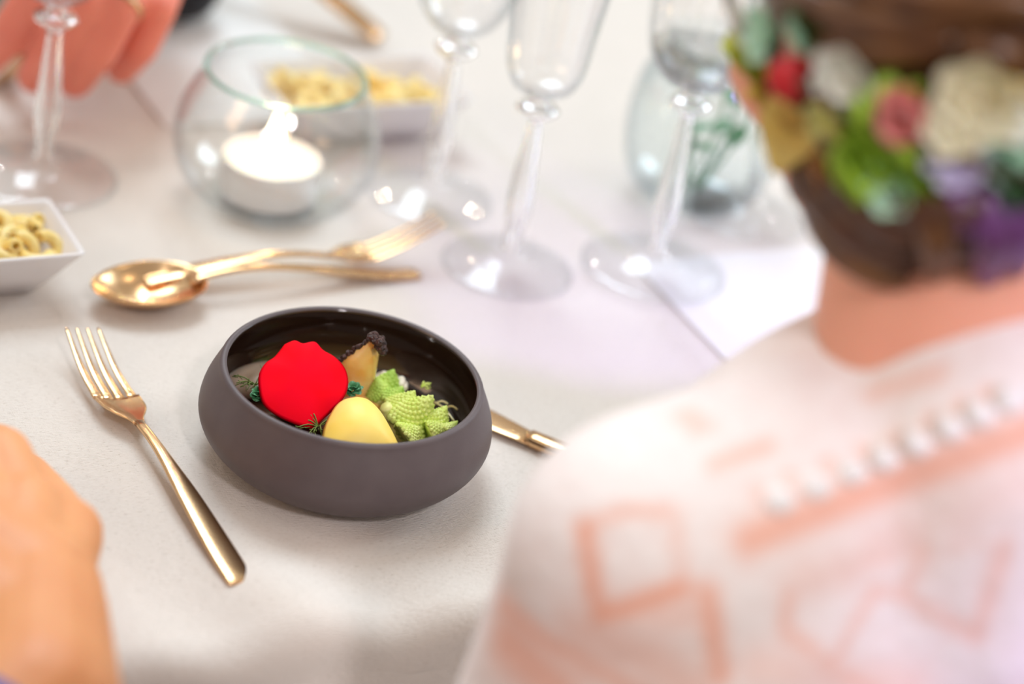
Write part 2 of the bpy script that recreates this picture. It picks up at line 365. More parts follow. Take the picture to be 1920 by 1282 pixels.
# ---- food
def petal_sheet(name, outline, zfun, cup, mt, label, cat, thick=0.0007, warp=0.0008):
    # outline: silhouette; concentric rings towards the centroid; zfun gives the height of the tilted sheet
    n = len(outline); cx = sum(p[0] for p in outline) / n; cy = sum(p[1] for p in outline) / n
    O = [Vector(p) for p in [(x, y, 0) for x, y in outline]]
    O2 = smoothpts(O + [O[0]], 4)[:-1]; n = len(O2); rings = 14; V = []
    rm = sum(math.hypot(p.x - cx, p.y - cy) for p in O2) / n
    c0 = at(cx, cy, zfun(cy)); nrm = None
    a = at(cx + 20, cy, zfun(cy)) - c0; b = at(cx, cy - 20, zfun(cy - 20)) - c0; nrm = a.cross(b).normalized()
    if nrm.z < 0: nrm = -nrm
    for side in (1, -1):
        for k in range(rings + 1):
            t = k / rings
            for i, p in enumerate(O2):
                dx = p.x - cx; dy = p.y - cy; rr = math.hypot(dx, dy); kk = (rm * (1 - t) + rr * t) / rr * t
                x = cx + dx * kk; y = cy + dy * kk
                q = at(x, y, zfun(y)); e = t ** 2
                ang = 2 * PI * i / n
                q = q + nrm * (cup * (1 - e) + warp * t * t * t * math.sin(3 * ang + 1) + warp * .6 * t * t * math.sin(7 * ang)) + nrm * (side * thick / 2 * (1 - t ** 8))
                V.append(q)
    Fc = []; N = (rings + 1) * n
    for s in (0, 1):
        for k in range(rings):
            for i in range(n):
                j = (i + 1) % n; Fc.append((s * N + k * n + i, s * N + k * n + j, s * N + (k + 1) * n + j, s * N + (k + 1) * n + i))
    o = mesh(name, V, Fc, mt)
    bm = bmesh.new(); bm.from_mesh(o.data); bmesh.ops.remove_doubles(bm, verts=bm.verts, dist=1e-6); bmesh.ops.recalc_face_normals(bm, faces=bm.faces); bm.to_mesh(o.data); bm.free()
    return tag(o, label, cat)
rose = [(533, 646), (552, 639), (568, 643), (590, 640), (606, 655), (628, 668), (646, 690), (653, 716), (648, 740), (632, 762), (610, 782), (585, 803), (550, 795), (515, 778), (492, 758), (485, 728), (486, 700), (498, 680), (515, 668)]
petal_sheet('rose_petal', rose, lambda y: 0.0365 - (y - 720) * 0.000135, 0.0030, M_rose, 'vivid red rose petal standing in the dark bowl', 'petal', warp=0.0004)
yel = [(668, 744), (690, 750), (710, 768), (728, 795), (742, 820), (752, 850), (740, 868), (700, 874), (650, 872), (615, 864), (602, 845), (604, 815), (612, 790), (628, 762), (646, 748)]
petal_sheet('vegetable_slice', yel, lambda y: 0.031 - (y - 800) * 0.00011, 0.0085, M_yel, 'smooth pale yellow rounded vegetable slice leaning on the bowl front rim', 'vegetable', 0.003, 0.0002)
# braised onion wedge
on = thing('onion_wedge', 'amber braised onion wedge with a charred pointed tip', 'vegetable', at(675, 745, 0.008))
def wedge(name, L, R, mt, back=0.010):
    # L,R : matched left/right silhouette points (px,py,z); volume bulges towards viewer, has a back side
    V = []; n = len(L); k = 9
    for (lx, ly, lz), (rx, ry, rz) in zip(L, R):
        a = at(lx, ly, lz); b = at(rx, ry, rz); mid = (a + b) / 2; w = (b - a); h = w.length / 2
        nd = Vector((0, -0.8, 0.6)).normalized()
        for i in range(k * 2):
            t = 2 * PI * i / (k * 2); V.append(mid + w / 2 * math.cos(t) + nd * (math.sin(t) * min(h * .8, back)))
    Fc = []
    K = k * 2
    for j in range(n - 1):
        for i in range(K): Fc.append((j * K + i, j * K + (i + 1) % K, (j + 1) * K + (i + 1) % K, (j + 1) * K + i))
    Fc += [tuple(range(K)), tuple((n - 1) * K + i for i in range(K))]
    return mesh(name, V, Fc, mt, on)
zz = lambda y: 0.050 - (y - 635) * 0.00030
def zp(P): return [(x, y, zz(y)) for x, y in P]
wedge('outer_layer', zp([(690, 636), (680, 645), (664, 656), (648, 667), (636, 676), (634, 700), (640, 730), (648, 762)]), zp([(714, 636), (715, 648), (711, 664), (708, 682), (705, 700), (702, 720), (696, 742), (688, 764)]), M_onion)
wedge('inner_layer', zp([(678, 652), (664, 663), (652, 674), (645, 690), (646, 712), (652, 745)]), [(x, y, zz(y) + .0012) for x, y in [(694, 650), (692, 664), (690, 678), (684, 695), (679, 712), (674, 745)]], M_onion2, 0.0115)
wedge('inner_layer', [(x, y, zz(y) + .0014) for x, y in [(694, 655), (692, 675), (686, 700), (682, 722), (680, 750)]], [(x, y, zz(y) + .001) for x, y in [(712, 652), (708, 675), (704, 700), (700, 722), (692, 750)]], M_onion, 0.0110)
def lump_line(P, r, n, jit, seed):
    rnd = random.Random(seed); g = []
    Q = smoothpts(P, 8)
    for k in range(n):
        p = Q[min(len(Q) - 1, int(k / n * len(Q)))]; rr = r * rnd.uniform(.6, 1.3)
        p = p + Vector([rnd.uniform(-jit, jit) for _ in range(3)])
        g.append(ellipsoid(p, (rr, rr * rnd.uniform(.7, 1.2), rr * rnd.uniform(.7, 1.1)), nu=7, nv=5))
    return merge(*g)
g = merge(lump_line([at(636, 676, zz(676) + .002), at(648, 667, zz(667) + .002), at(664, 656, zz(656) + .002), at(682, 644, zz(644) + .002), at(694, 634, zz(634) + .002)], 0.0011, 26, 0.0005, 3),
          lump_line([at(694, 634, .052), at(704, 631, .0525), at(714, 636, .051), at(717, 646, .049), at(716, 657, .047)], 0.0016, 30, 0.0009, 4),
          lump_line([at(700, 638, .052), at(709, 645, .051), at(710, 655, .048)], 0.0017, 12, 0.0008, 5))
mesh('charred_edge', *g, M_char, on)['label'] = 'blackened crusty edge and tip'

# romanesco
def rom_cone(base, tip, r, n_=70, seed=0, bscale=1.0):
    n = int(n_ * 2.0); base = Vector(base); tip = Vector(tip); ax = (tip - base); L = ax.length; t = ax.normalized(); a = t.orthogonal().normalized(); b = t.cross(a)
    P = [base + t * L * k / 8 for k in range(9)]; R = [r * (1 - (k / 8) ** 1.25) * .93 + .0003 for k in range(9)]
    g = [tube(P, R, 16)]
    for k in range(n):
        f = 1 - (k + .5) / n; s = 1 - math.sqrt(1 - f) if False else (1 - math.sqrt((k + .5) / n)); s = 1 - s
        s = math.sqrt((k + .5) / n)      # 0 tip .. 1 base
        pos = 1 - s; rad = r * (1 - pos ** 1.25); th = k * 2.39996 + seed
        d = a * math.cos(th) + b * math.sin(th)
        c = base + t * L * pos + d * rad * .9
        q = r * (0.07 + 0.14 * s) * bscale
        out = (d * 0.9 + t * 0.55).normalized()
        P2 = [c - out * q * .3, c + out * q * .25, c + out * q * .6, c + out * q * .85]
        g.append(tube(P2, [q * .95, q * .8, q * .45, q * .08], 7))
    return merge(*g)
def floret(label, name_cones, stalks, loc, matc=M_rom):
    t = thing('romanesco_floret', label, 'vegetable', loc, 0, 'romanesco florets in the dark bowl')
    for (b, p, r, n, sd) in name_cones: mesh('bud_cone', *rom_cone(b, p, r, n, sd), matc, t)
    for (P, R) in stalks: mesh('stalk', *tube(smoothpts(P, 4), [R[0] + (R[1] - R[0]) * k / (len(P) * 4 - 4) for k in range(len(P) * 4 - 3)], 12), M_romy, t)
    return t
floret('deep green blocky romanesco floret just right of the onion wedge',
       [(at(722, 735, .020), at(738, 692, .032), .0085, 60, 0), (at(712, 738, .022), at(706, 708, .030), .0062, 50, 1), (at(738, 752, .022), at(755, 724, .030), .0065, 50, 2)],
       [([at(742, 800, .012), at(732, 770, .016), at(725, 745, .021)], (.0045, .0065))], at(722, 760, .010), M_romd)
floret('largest bright green romanesco floret behind the yellow slice',
       [(at(766, 795, .020), at(812, 741, .036), .0118, 90, 3), (at(752, 770, .023), at(778, 732, .033), .0085, 70, 4), (at(760, 820, .022), at(788, 800, .026), .0075, 60, 5), (at(735, 775, .021), at(735, 750, .029), .0058, 40, 9)],
       [([at(745, 835, .010), at(752, 815, .016), at(765, 795, .021)], (.0050, .0075)), ([at(735, 800, .018), at(728, 775, .024), at(724, 762, .028)], (.0036, .0026))], at(766, 815, .010))
floret('small bright green romanesco floret by the right rim of the bowl',
       [(at(812, 800, .022), at(838, 760, .031), .0076, 60, 6), (at(804, 812, .024), at(846, 797, .027), .0056, 50, 7), (at(836, 812, .024), at(858, 789, .028), .0046, 44, 8)],
       [([at(800, 830, .012), at(808, 815, .018), at(815, 800, .022)], (.0040, .0050))], at(812, 815, .010))
# cauliflower crumb behind
rnd = random.Random(2); g = []
for k in range(26):
    px = rnd.uniform(702, 758); py = 706 + abs(px - 722) * .25 + rnd.uniform(-7, 12)
    g.append(ellipsoid(at(px, py, .024 + rnd.uniform(-.002, .002)), (.0019, .0019, .0018), nu=8, nv=6))
g.append(ellipsoid(at(726, 722, .017), (.008, .006, .0065)))
tag(mesh('cauliflower_floret', *merge(*g), M_caul), 'cream white cauliflower floret half hidden behind the deep green romanesco', 'vegetable')
# curled blue-green leaves
def curl_leaf(c, r, seed):
    rnd = random.Random(seed); g = []
    for k in range(16):
        th = k * 2.4; ph = 0.25 + 1.1 * (k / 16); d = Vector((math.cos(th) * math.sin(ph), math.sin(th) * math.sin(ph), math.cos(ph)))
        s = d.cross(Vector((0, 0, 1))).normalized(); P = []
        nn = 5; V = []; 
        for i in range(nn + 1):
            q = i / nn; w = r * .42 * math.sin(PI * min(1, q * .85 + .12)); cc = c + d * r * (0.15 + q * .95) + Vector((0, 0, -r * .25 * q * q)) - d * r * .3 * q * q * (ph > .8)
            for sd in (-1, 0, 1): V.append(cc + s * w * sd + d.cross(s) * (abs(sd) * r * .12))
        Fc = [(i * 3 + j, i * 3 + j + 1, i * 3 + j + 4, i * 3 + j + 3) for i in range(nn) for j in (0, 1)]
        g.append((V, Fc))
    return merge(*g)
tag(mesh('herb_sprig', *curl_leaf(at(662, 733, .032), .0052, 1), M_leafg), 'tiny curled blue-green herb in front of the onion wedge', 'herb')
tag(mesh('herb_sprig', *curl_leaf(at(484, 742, .031), .0050, 2), M_leafg), 'tiny curled green herb between red petal and left rim', 'herb')
def dill(c, px, seed, n=9, L=.013):
    rnd = random.Random(seed); g = []; z = c.z
    for k in range(n):
        a = rnd.uniform(0, 2 * PI); e = rnd.uniform(.1, .7)
        d = Vector((math.cos(a) * math.cos(e), math.sin(a) * math.cos(e), math.sin(e) * .6)); l = L * rnd.uniform(.6, 1)
        m_ = c + d * l * .5 + Vector((0, 0, .0015)); g.append(tube(smoothpts([c, m_, c + d * l], 3), .00028, 5))
        for q in range(3):
            dd = (d + Vector([rnd.uniform(-.8, .8) for _ in range(3)])).normalized(); s = c + d * l * (.4 + q * .2)
            g.append(tube([s, s + dd * l * .3], .0002, 4))
    return merge(*g)
tag(mesh('dill_sprig', *dill(at(478, 722, .027), 0, 5), M_dill), 'thin dark green dill sprig on the cream slice at the left rim', 'herb')
tag(mesh('dill_sprig', *dill(at(597, 800, .026), 0, 6, 12, .011), M_dill), 'thin dark green dill sprig between red petal and yellow slice', 'herb')
tag(mesh('dill_sprig', *dill(at(790, 727, .028), 0, 8, 5, .006), M_rom), 'tiny pale green frond standing behind the largest romanesco', 'herb')
# cream slice
g = place(ellipsoid((0, 0, 0), (.018, .0115, .0062), Matrix.Rotation(0.5, 3, 'Z') @ Matrix.Rotation(-.2, 3, 'Y')), at(488, 712, .018))
tag(mesh('fish_slice', *g, M_slice), 'glossy cream coloured slice behind the red petal at the left rim', 'fish')
# food bed so that the pieces rest on something
for (x, y, z, r, lab, mt) in ((640, 790, .016, .014, 'braised cream vegetable chunk under the yellow slice', M_slice), (575, 765, .017, .014, 'braised cream vegetable chunk under the red petal', M_slice), (690, 770, .014, .012, 'amber onion chunk under the onion wedge', M_onion)):
    tag(mesh('vegetable_chunk', *organic([ellipsoid(at(x, y, z), (r, r * .8, r * .55)), ellipsoid(at(x + 18, y - 14, z), (r * .7, r * .7, r * .5))], .0012, 3), mt), lab, 'vegetable')
# fennel threads at right, on the broth
for i, (a, b) in enumerate((((812, 752), (852, 790)), ((815, 757), (840, 757)), ((835, 765), (858, 768)))):
    pa = at(*a, .020); pb = at(*b, .022)
    tag(mesh('onion_thread', *tube(smoothpts([pa, (pa + pb) / 2 + Vector((0, 0, .0015)), pb], 4), .00045, 6), M_onion2), ('long thin translucent thread lying right of the romanesco', 'short level translucent thread beside the largest romanesco', 'short translucent thread nearest the right bowl wall')[i], 'herb')

# ------------------------------------------------------------------ cutlery
def loft(st, n=14, pw=2.6):      # stations (x, y, z, halfwidth, halfthick, pitch)
    V, Fc = [], []
    for (x, y, z, w, h) in st:
        for i in range(n):
            t = 2 * PI * i / n; c, s_ = math.cos(t), math.sin(t)
            V.append((x + w * math.copysign(abs(c) ** (2 / pw), c), y, z + h * math.copysign(abs(s_) ** (2 / 2.0), s_)))
    m = len(st)
    for j in range(m - 1):
        for i in range(n): k = (i + 1) % n; Fc.append((j * n + i, j * n + k, (j + 1) * n + k, (j + 1) * n + i))
    Fc += [tuple(range(n)), tuple((m - 1) * n + i for i in range(n))]
    return V, Fc
def interp(tab, s):
    for (a, *va), (b, *vb) in zip(tab, tab[1:]):
        if s <= b:
            t = (s - a) / (b - a); t = t * t * (3 - 2 * t) if len(va) == 1 else t
            return [p + (q - p) * t for p, q in zip(va, vb)]
    return list(tab[-1][1:])
def catmull(tab, s):
    P = smoothpts([(a, b, 0) for a, b in tab], 10)
    for p, q in zip(P, P[1:]):
        if s <= q.x: return p.y + (q.y - p.y) * ((s - p.x) / max(1e-9, q.x - p.x))
    return P[-1].y
def cutlery_frame(p0, p1):       # p0 handle end, p1 tip : matrix mapping local (x width, y along, z up)
    y = (p1 - p0).normalized(); x = y.cross(Vector((0, 0, 1))).normalized(); z = x.cross(y)
    M = Matrix((x, y, z)).transposed(); return M
def xf(geo, p0, M, k=1.0):
    return [p0 + M @ (Vector(v) * k) for v in geo[0]], geo[1]
def handle_geo(L1, wt, zt, th=0.0016, n=26):
    st = []
    for i in range(n + 1):
        s = L1 * i / n; w = catmull(wt, s); z = catmull(zt, s)
        if i == 0: st.append((0, -0.0010, z, w * .90, th * .5)); 
        st.append((0, s, z, w, th * (1.0 if s > .004 else .8)))
    return loft(st, 20, 2.6)
def make_fork(label, p0, p1, k=None, group=None, zt=None, roll=0.0):
    L = 0.205; k = (p1 - p0).length / L if k is None else k
    M = cutlery_frame(p0, p1) @ Matrix.Rotation(roll, 3, 'Y'); r = thing('fork', label, 'fork', p0, 0, group)
    zt = zt or [(0, .0016), (.03, .0045), (.07, .0110), (.10, .0145), (.12, .0148), (.135, .0105), (.150, .0045), (.162, .0035), (.18, .0060), (.205, .0150)]
    wt = [(0, .0070), (.02, .0074), (.06, .0060), (.09, .0038), (.11, .0028), (.126, .0028)]
    mesh('handle', *xf(handle_geo(.126, wt, zt, .0017), p0, M, k), M_gold, r)
    hw = [(.124, .0026), (.130, .0040), (.137, .0085), (.143, .0108), (.152, .0118), (.157, .0118)]
    # cupped head
    V = []; nx = 16; ns = 16
    for side in (1, -1):
        for j in range(ns + 1):
            s = .125 + (.1545 - .125) * j / ns; w = catmull(hw, s); z = catmull(zt, s)
            cupd = .0022 * min(1, (s - .125) / .015)
            for i in range(nx + 1):
                q = -1 + 2 * i / nx; V.append((q * w, s, z + cupd * (q * q - .4) + side * .00075))
    Fc = []; N = (ns + 1) * (nx + 1)
    for sd in (0, 1):
        for j in range(ns):
            for i in range(nx): a = sd * N + j * (nx + 1) + i; Fc.append((a, a + 1, a + nx + 2, a + nx + 1))
    ed = [i for i in range(nx + 1)] + [j * (nx + 1) + nx for j in range(1, ns + 1)] + [ns * (nx + 1) + i for i in range(nx - 1, -1, -1)] + [j * (nx + 1) for j in range(ns - 1, 0, -1)]
    for a, b in zip(ed, ed[1:] + ed[:1]): Fc.append((a, b, b + N, a + N))
    mesh('head', *xf((V, Fc), p0, M, k), M_gold, r)
    for c in (-1.5, -.5, .5, 1.5):
        st = []
        for i in range(17):
            s = .1535 + (.205 - .1535) * i / 16; t = i / 16
            x = c * (.0062 - .0005 * t); w = .0026 * (1 - t) ** .8 + .0009 * t + (.0003 if t < .1 else 0); 
            st.append((x, s, catmull(zt, s) + .0022 * ((c / 2) ** 2 - .4) * (1 - t * .6), w, .0008 * (1 - .35 * t)))
        st.append((c * .0057, .2056, catmull(zt, .205) + .0002, .0003, .0003))
        mesh('tine', *xf(loft(st, 8, 2.4), p0, M, k), M_gold, r)
    return r
def make_spoon(label, p0, p1):
    L = 0.200; k = (p1 - p0).length / L; M = cutlery_frame(p0, p1); r = thing('spoon', label, 'spoon', p0)
    zt = [(0, .0016), (.02, .0030), (.06, .0105), (.09, .0155), (.115, .0165), (.135, .0145), (.145, .0125)]
    wt = [(0, .0062), (.02, .0064), (.06, .0046), (.10, .0026), (.13, .0026), (.145, .0045)]
    mesh('handle', *xf(handle_geo(.145, wt, zt, .0016), p0, M, k), M_gold, r)
    V = []; nr, na = 12, 40; cy = .1690; ry = .0335; rx = .0235
    for side in (0, 1):
        for j in range(nr + 1):
            t = j / nr
            for i in range(na):
                a = 2 * PI * i / na; sy = math.sin(a); wx = rx * (1 - .10 * sy) 
                x = wx * t * math.cos(a); y = cy + ry * t * sy
                z = .0135 - .0115 * (1 - t ** 2.2) + (-.0010 if side else 0) * (1 - t ** 10)
                V.append((x, y, z - (0.002 * (1 - sy) * -0.2)))
    N = (nr + 1) * na; Fc = []
    for sd in (0, 1):
        for j in range(nr):
            for i in range(na): q = (i + 1) % na; Fc.append((sd * N + j * na + i, sd * N + j * na + q, sd * N + (j + 1) * na + q, sd * N + (j + 1) * na + i))
    for i in range(na): q = (i + 1) % na; Fc.append((nr * na + i, nr * na + q, N + nr * na + q, N + nr * na + i))
    mesh('spoon_bowl', *xf((V, Fc), p0, M, k), M_gold, r)
    return r
make_fork('rose gold dinner fork lying left of the dark bowl', at(452, 1098, .0020), at(145, 658, .0020), zt=[(0, .0016), (.03, .0035), (.07, .0065), (.10, .0080), (.12, .0076), (.135, .0055), (.150, .0035), (.162, .0035), (.18, .0055), (.205, .0130)], roll=math.radians(7))
p0 = at(781, 517, 0.0); make_spoon('rose gold spoon with its bowl towards the macaroni dish', p0, at(176, 580, 0.000))
make_fork('rose gold dessert fork resting across the spoon handle', at(272, 531, 0.004), at(812, 476, 0.004), zt=[(0, .002), (.04, .0075), (.08, .0115), (.105, .0105), (.13, .0065), (.15, .0055), (.165, .0085), (.185, .0165), (.205, .0270)])
# knife by the bowl
def make_knife(label, h0, h1, b1):
    L1 = (h1 - h0).length; M = cutlery_frame(h0, b1); r = thing('knife', label, 'knife', h0)
    zt = [(0, .0035), (L1 * .5, .0048), (L1, .0035)]; wt = [(0, .0075), (L1 * .5, .0066), (L1 * .93, .0052), (L1, .0050)]
    mesh('handle', *xf(handle_geo(L1, wt, zt, .0034), h0, M), M_gold, r)
    L = (b1 - h0).length; st = []
    for i in range(18):
        s = L1 - .002 + (L - L1 + .002) * i / 17; t = i / 17
        st.append((.001 * math.sin(t * PI), s, .0032 - t * .0012, .0050 + .0040 * math.sin(PI * min(1, t * .9 + .05)) - (.004 * max(0, t - .8) / .2), .0009 * (1 - .5 * t)))
    mesh('blade', *xf(loft(st, 12, 3), h0, M), M_gold, r)
    return r
ka = at(928, 808); kb = at(1062, 870); kd = (kb - ka).normalized(); kj = at(990, 832)
make_knife('rose gold table knife lying right of the dark bowl', kj + kd * 0.092, kj, kj - kd * 0.105)
# handle of serving cutlery at the top edge
ha = at(708, 74, .004); hb = at(592, -8, .018); hd = (hb - ha).normalized()
r = thing('serving_fork', 'rose gold cutlery handle pointing down behind the far macaroni dish', 'cutlery', ha)
M = cutlery_frame(ha, hb)
mesh('handle', *xf(handle_geo(.12, [(0, .0085), (.03, .0090), (.08, .0060), (.12, .0040)], [(0, .002), (.05, .006), (.12, .004)], .0030), ha, M), M_gold, r)
st = [(0, .118 + .05 * i / 8, .004 - .00035 * i, .004 + .012 * math.sin(PI * min(1, i / 8 * .9 + .05)), .0012) for i in range(9)]
mesh('head', *xf(loft(st, 14, 2.2), ha, M), M_gold, r)

# ------------------------------------------------------------------ crystal glasses
def make_glass(label, foot_px, stem_h, kind, foot_r=.0365, group='crystal stemware on the table', rz=0.0, cat='glass'):
    c = at(*foot_px); c.z = 0.0004 if foot_px[0] < 1150 else 0.0030
    r = thing('wine_glass' if kind == 'wine' else 'champagne_flute', label, cat, c, 0, group)
    k = foot_r / .0365
    fp = [(.0004, 0), (.034 * k, 0), (.0358 * k, .0006), (.0365 * k, .0013), (.0358 * k, .0020), (.030 * k, .0030), (.018 * k, .0052), (.009 * k, .0085), (.0055, .0115)]
    mesh('foot', *place(lathe(spl(fp, 2), 56), c), M_foot, r)
    H = stem_h
    sp = [(.0055, .0115), (.0048, .015), (.0052, .022), (.0068, .032), (.0070, .040), (.0058, .055), (.0044, .072), (.0038, .084), (.0040, H - .009), (.0052, H - .0075), (.0072, H - .0060), (.0108, H - .0030), (.0112, H - .0018), (.0100, H), (.0052, H + .002), (.0048, H + .0045), (.0075, H + .0070)]
    mesh('stem', *place(lathe(spl(sp, 2), 10), c, rz), M_glasss, r, smooth=True)
    z0 = H + .0070
    if kind == 'flute': bp = [(.0075, 0), (.0150, .0035), (.0190, .011), (.0205, .020), (.0225, .040), (.0262, .070), (.030, .100), (.0325, .120)]
    elif kind == 'tulip': bp = [(.0075, 0), (.0175, .0040), (.0245, .012), (.0280, .024), (.0300, .042), (.0315, .065), (.0320, .090), (.0310, .115)]
    else: bp = [(.0075, 0), (.0140, .0030), (.0205, .010), (.0270, .023), (.0320, .040), (.0335, .055), (.0320, .075), (.0300, .092)]
    o_ = spl(bp, 4); i_ = [(max(a - .0011, .0004), b + .0011 * (1 - min(1, b / .02))) for a, b in o_][::-1]
    prof = [(a, b + z0) for a, b in o_ + i_]
    nb = 14
    flute = (lambda a, j, z: 1 + (.05 * abs(math.cos(a * nb / 2)) - .025) * (1 if j < len(o_) else 0) * min(1, max(0, (z - z0) / .02))) if kind != 'wine' else None
    prof = [(.0004, z0 - .0002)] + prof + [(.0004, z0 + .0022)]
    mesh('bowl', *place(lathe(prof, 112 if flute else 56, mod=flute), c), M_glass, r)
    return r, c, z0
make_glass('crystal wine glass standing in front of the ringed hand', (78, 332), .0915, 'wine', .0385)
make_glass('crystal wine glass behind the dessert fork tines, right of the candle globe', (806, 372), .0905, 'wine', .0330)
make_glass('crystal flute standing in the middle, behind the dark bowl', (950, 503), .0935, 'flute', .0340)
gr, gc, gz = make_glass('crystal glass holding a little water beside the flowered hair', (1222, 512), .0985, 'tulip', .0380)
make_glass('crystal glass farthest back, its foot beside the flowered hair', (1400, 412), .093, 'wine', .0340)
wp = [(.0004, .0024), (.0070, .0024), (.0162, .0050), (.0232, .0125), (.0262, .0200), (.0262, .0204), (.0004, .0204)]
w = mesh('water', *place(lathe([(a, b + gz) for a, b in wp], 56), gc), M_water)
tag(w, 'clear water in the bottom of the crystal glass beside the flowered hair', 'water')

# ------------------------------------------------------------------ candle globe
gc = at(537, 139, 0.0757); gc.z = 0.0006
g_ = thing('candle_globe', 'round clear glass globe holder around the lit tealight', 'candle holder', gc)
go = [(.0004, 0), (.022, 0), (.030, .0020), (.040, .0085), (.0485, .020), (.0520, .034), (.0505, .048), (.0455, .0600), (.0405, .0680), (.0392, .0705), (.0400, .0720)]
go = [(a * 1.04, b * 1.045) for a, b in go]; o_ = spl(go, 4); i_ = [(max(a - .0014, .0004), b + .0016 * (1 - min(1, b / .05))) for a, b in o_][::-1]
mesh('globe', *place(lathe(o_ + i_, 72), gc), M_globe, g_)
mesh('rim', *place(lathe([(.0408 + .0014 * math.cos(a), .0755 + .0013 * math.sin(a)) for a in [2 * PI * i / 10 for i in range(10)]], 72, closed=True), gc), M_rimg, g_)['label'] = 'greenish rolled glass rim'
mesh('base', *place(lathe([(.0004, .0018), (.020, .0018), (.024, .0030), (.020, .0042), (.0004, .0046)], 48), gc), M_globe, g_)
tc_ = gc + Vector((-0.0015, 0.0015, 0.0062))
tl = thing('tealight_candle', 'lit white tealight glowing inside the glass globe', 'candle', tc_)
mesh('cup', *place(lathe([(.0004, 0), (.0245, 0), (.0255, .001), (.0258, .0200), (.0262, .0205), (.0255, .0207), (.0248, .0198), (.0245, .002), (.0004, .0015)], 48), tc_), M_alu, tl)
mesh('wax', *place(lathe([(.0004, .002), (.0240, .002), (.0243, .0180), (.0225, .0192), (.012, .0186), (.0004, .0184)], 48), tc_), M_wax, tl)
mesh('wick', *tube([tc_ + Vector((0, 0, .018)), tc_ + Vector((.0002, 0, .022)), tc_ + Vector((.0008, 0, .025))], .0007, 6), M_black, tl)
mesh('flame', *place(lathe(spl([(.0004, .0215), (.0030, .0235), (.0048, .0275), (.0045, .0330), (.0025, .0400), (.0004, .0460)], 3), 20), tc_), M_flame, tl)
l = bpy.data.lights.new('flame_light', 'POINT'); l.energy = 0.028; l.color = (1, .68, .36); l.shadow_soft_size = .005
o = bpy.data.objects.new('flame_light', l); C.objects.link(o); o.location = tc_ + Vector((0, 0, .050))

# ------------------------------------------------------------------ porcelain dishes with macaroni
def mac_mesh():
    n, k = 10, 10; R = .0062; ro, ri = .0030, .0017; V = []; Fc = []
    for j in range(n + 1):
        a = -0.2 + (PI + .1) * j / n; c = Vector((R * math.cos(a), R * math.sin(a), 0)); e = Vector((math.cos(a), math.sin(a), 0))
        for rr in (ro, ri):
            for i in range(k):
                t = 2 * PI * i / k; V.append(c + e * rr * math.cos(t) + Vector((0, 0, rr * math.sin(t))))
    st = 2 * k
    for j in range(n):
        for q in (0, k):
            for i in range(k): i2 = (i + 1) % k; Fc.append((j * st + q + i, j * st + q + i2, (j + 1) * st + q + i2, (j + 1) * st + q + i))
    for j in (0, n):
        for i in range(k): i2 = (i + 1) % k; Fc.append((j * st + i, j * st + i2, j * st + k + i2, j * st + k + i))
    return V, Fc
mac0 = None
def dish(label, corner, du, dv, z, gl, grp, seed, nmac, base_in=.017):
    # corner: rim corner nearest to the camera on the right; extends -TE by du and -TD by dv
    global mac0
    P = lambda a, b, zz_: Vector((corner.x, corner.y, 0)) - TE * a - TD * b + Vector((0, 0, zz_))
    def ringp(ins, zz_, rad, nseg=6):
        out = []
        for (cx, cy, a0) in ((du - ins - rad, ins + rad, -PI / 2 + PI), (0, 0, 0)): pass
        cs = [(ins + rad, ins + rad, PI, 1.5 * PI), (du - ins - rad, ins + rad, 1.5 * PI, 2 * PI), (du - ins - rad, dv - ins - rad, 0, PI / 2), (ins + rad, dv - ins - rad, PI / 2, PI)]
        for cx, cy, a0, a1 in cs:
            for i in range(nseg + 1):
                a = a0 + (a1 - a0) * i / nseg; out.append(P(cx + rad * math.cos(a), cy + rad * math.sin(a), zz_))
        return out
    rings = [ringp(base_in + .002, 0.0006, .003), ringp(base_in, .0012, .004), ringp(base_in * .55, z * .45, .004), ringp(.0012, z - .0022, .003), ringp(0, z - .0008, .003), ringp(.0004, z, .003), ringp(.0020, z - .0002, .003), ringp(.0030, z - .0018, .003), ringp(base_in * .6 + .003, z * .45, .004), ringp(base_in + .003, .0045, .004), ringp(base_in + .006, .0038, .003)]
    n = len(rings[0]); V = [p for r_ in rings for p in r_]; Fc = []
    for j in range(len(rings) - 1):
        for i in range(n): q = (i + 1) % n; Fc.append((j * n + i, j * n + q, (j + 1) * n + q, (j + 1) * n + i))
    Fc += [tuple(range(n)), tuple((len(rings) - 1) * n + i for i in range(n))]
    t = thing('square_dish', label, 'dish', P(du / 2, dv / 2, 0))
    o = mesh('dish_body', V, Fc, M_porc, t)
    rnd = random.Random(seed)
    for k in range(nmac):
        lay = k // max(1, nmac // 3); f = .012 + .006 * lay
        zc = .0095 + lay * .0072; ins = base_in * (1 - zc / z) + .0105 - .001 * lay
        p = P(rnd.uniform(ins, du - ins), rnd.uniform(ins, dv - ins), zc)
        if mac0 is None:
            mac0 = mesh('macaroni', *mac_mesh(), M_pasta); m_ = mac0
        else:
            m_ = mac0.copy(); C.objects.link(m_)
        m_.location = p; m_.rotation_euler = (rnd.uniform(-.9, .9), rnd.uniform(-.9, .9), rnd.uniform(0, 6.3)); m_.scale = [rnd.uniform(1.0, 1.2)] * 3
        tag(m_, gl, 'pasta', grp)
    return t, P
cn = at(163, 476, .030)
dish('white rectangular porcelain dish at the left edge, nearest the spoon', cn, .100, .056, .030, 'yellow elbow macaroni heaped in the dish near the spoon', 'macaroni in the near dish', 11, 96)
for i, (x, y) in enumerate(((15, 441), (14, 468), (22, 448))):
    tag(mesh('herb_fleck', *place(ellipsoid((0, 0, 0), (.0012, .0006, .0003), nu=8, nv=5), at(x, y, .029)), M_herb), 'tiny brown herb fleck on the macaroni near the left edge', 'herb', 'flecks on the near macaroni')
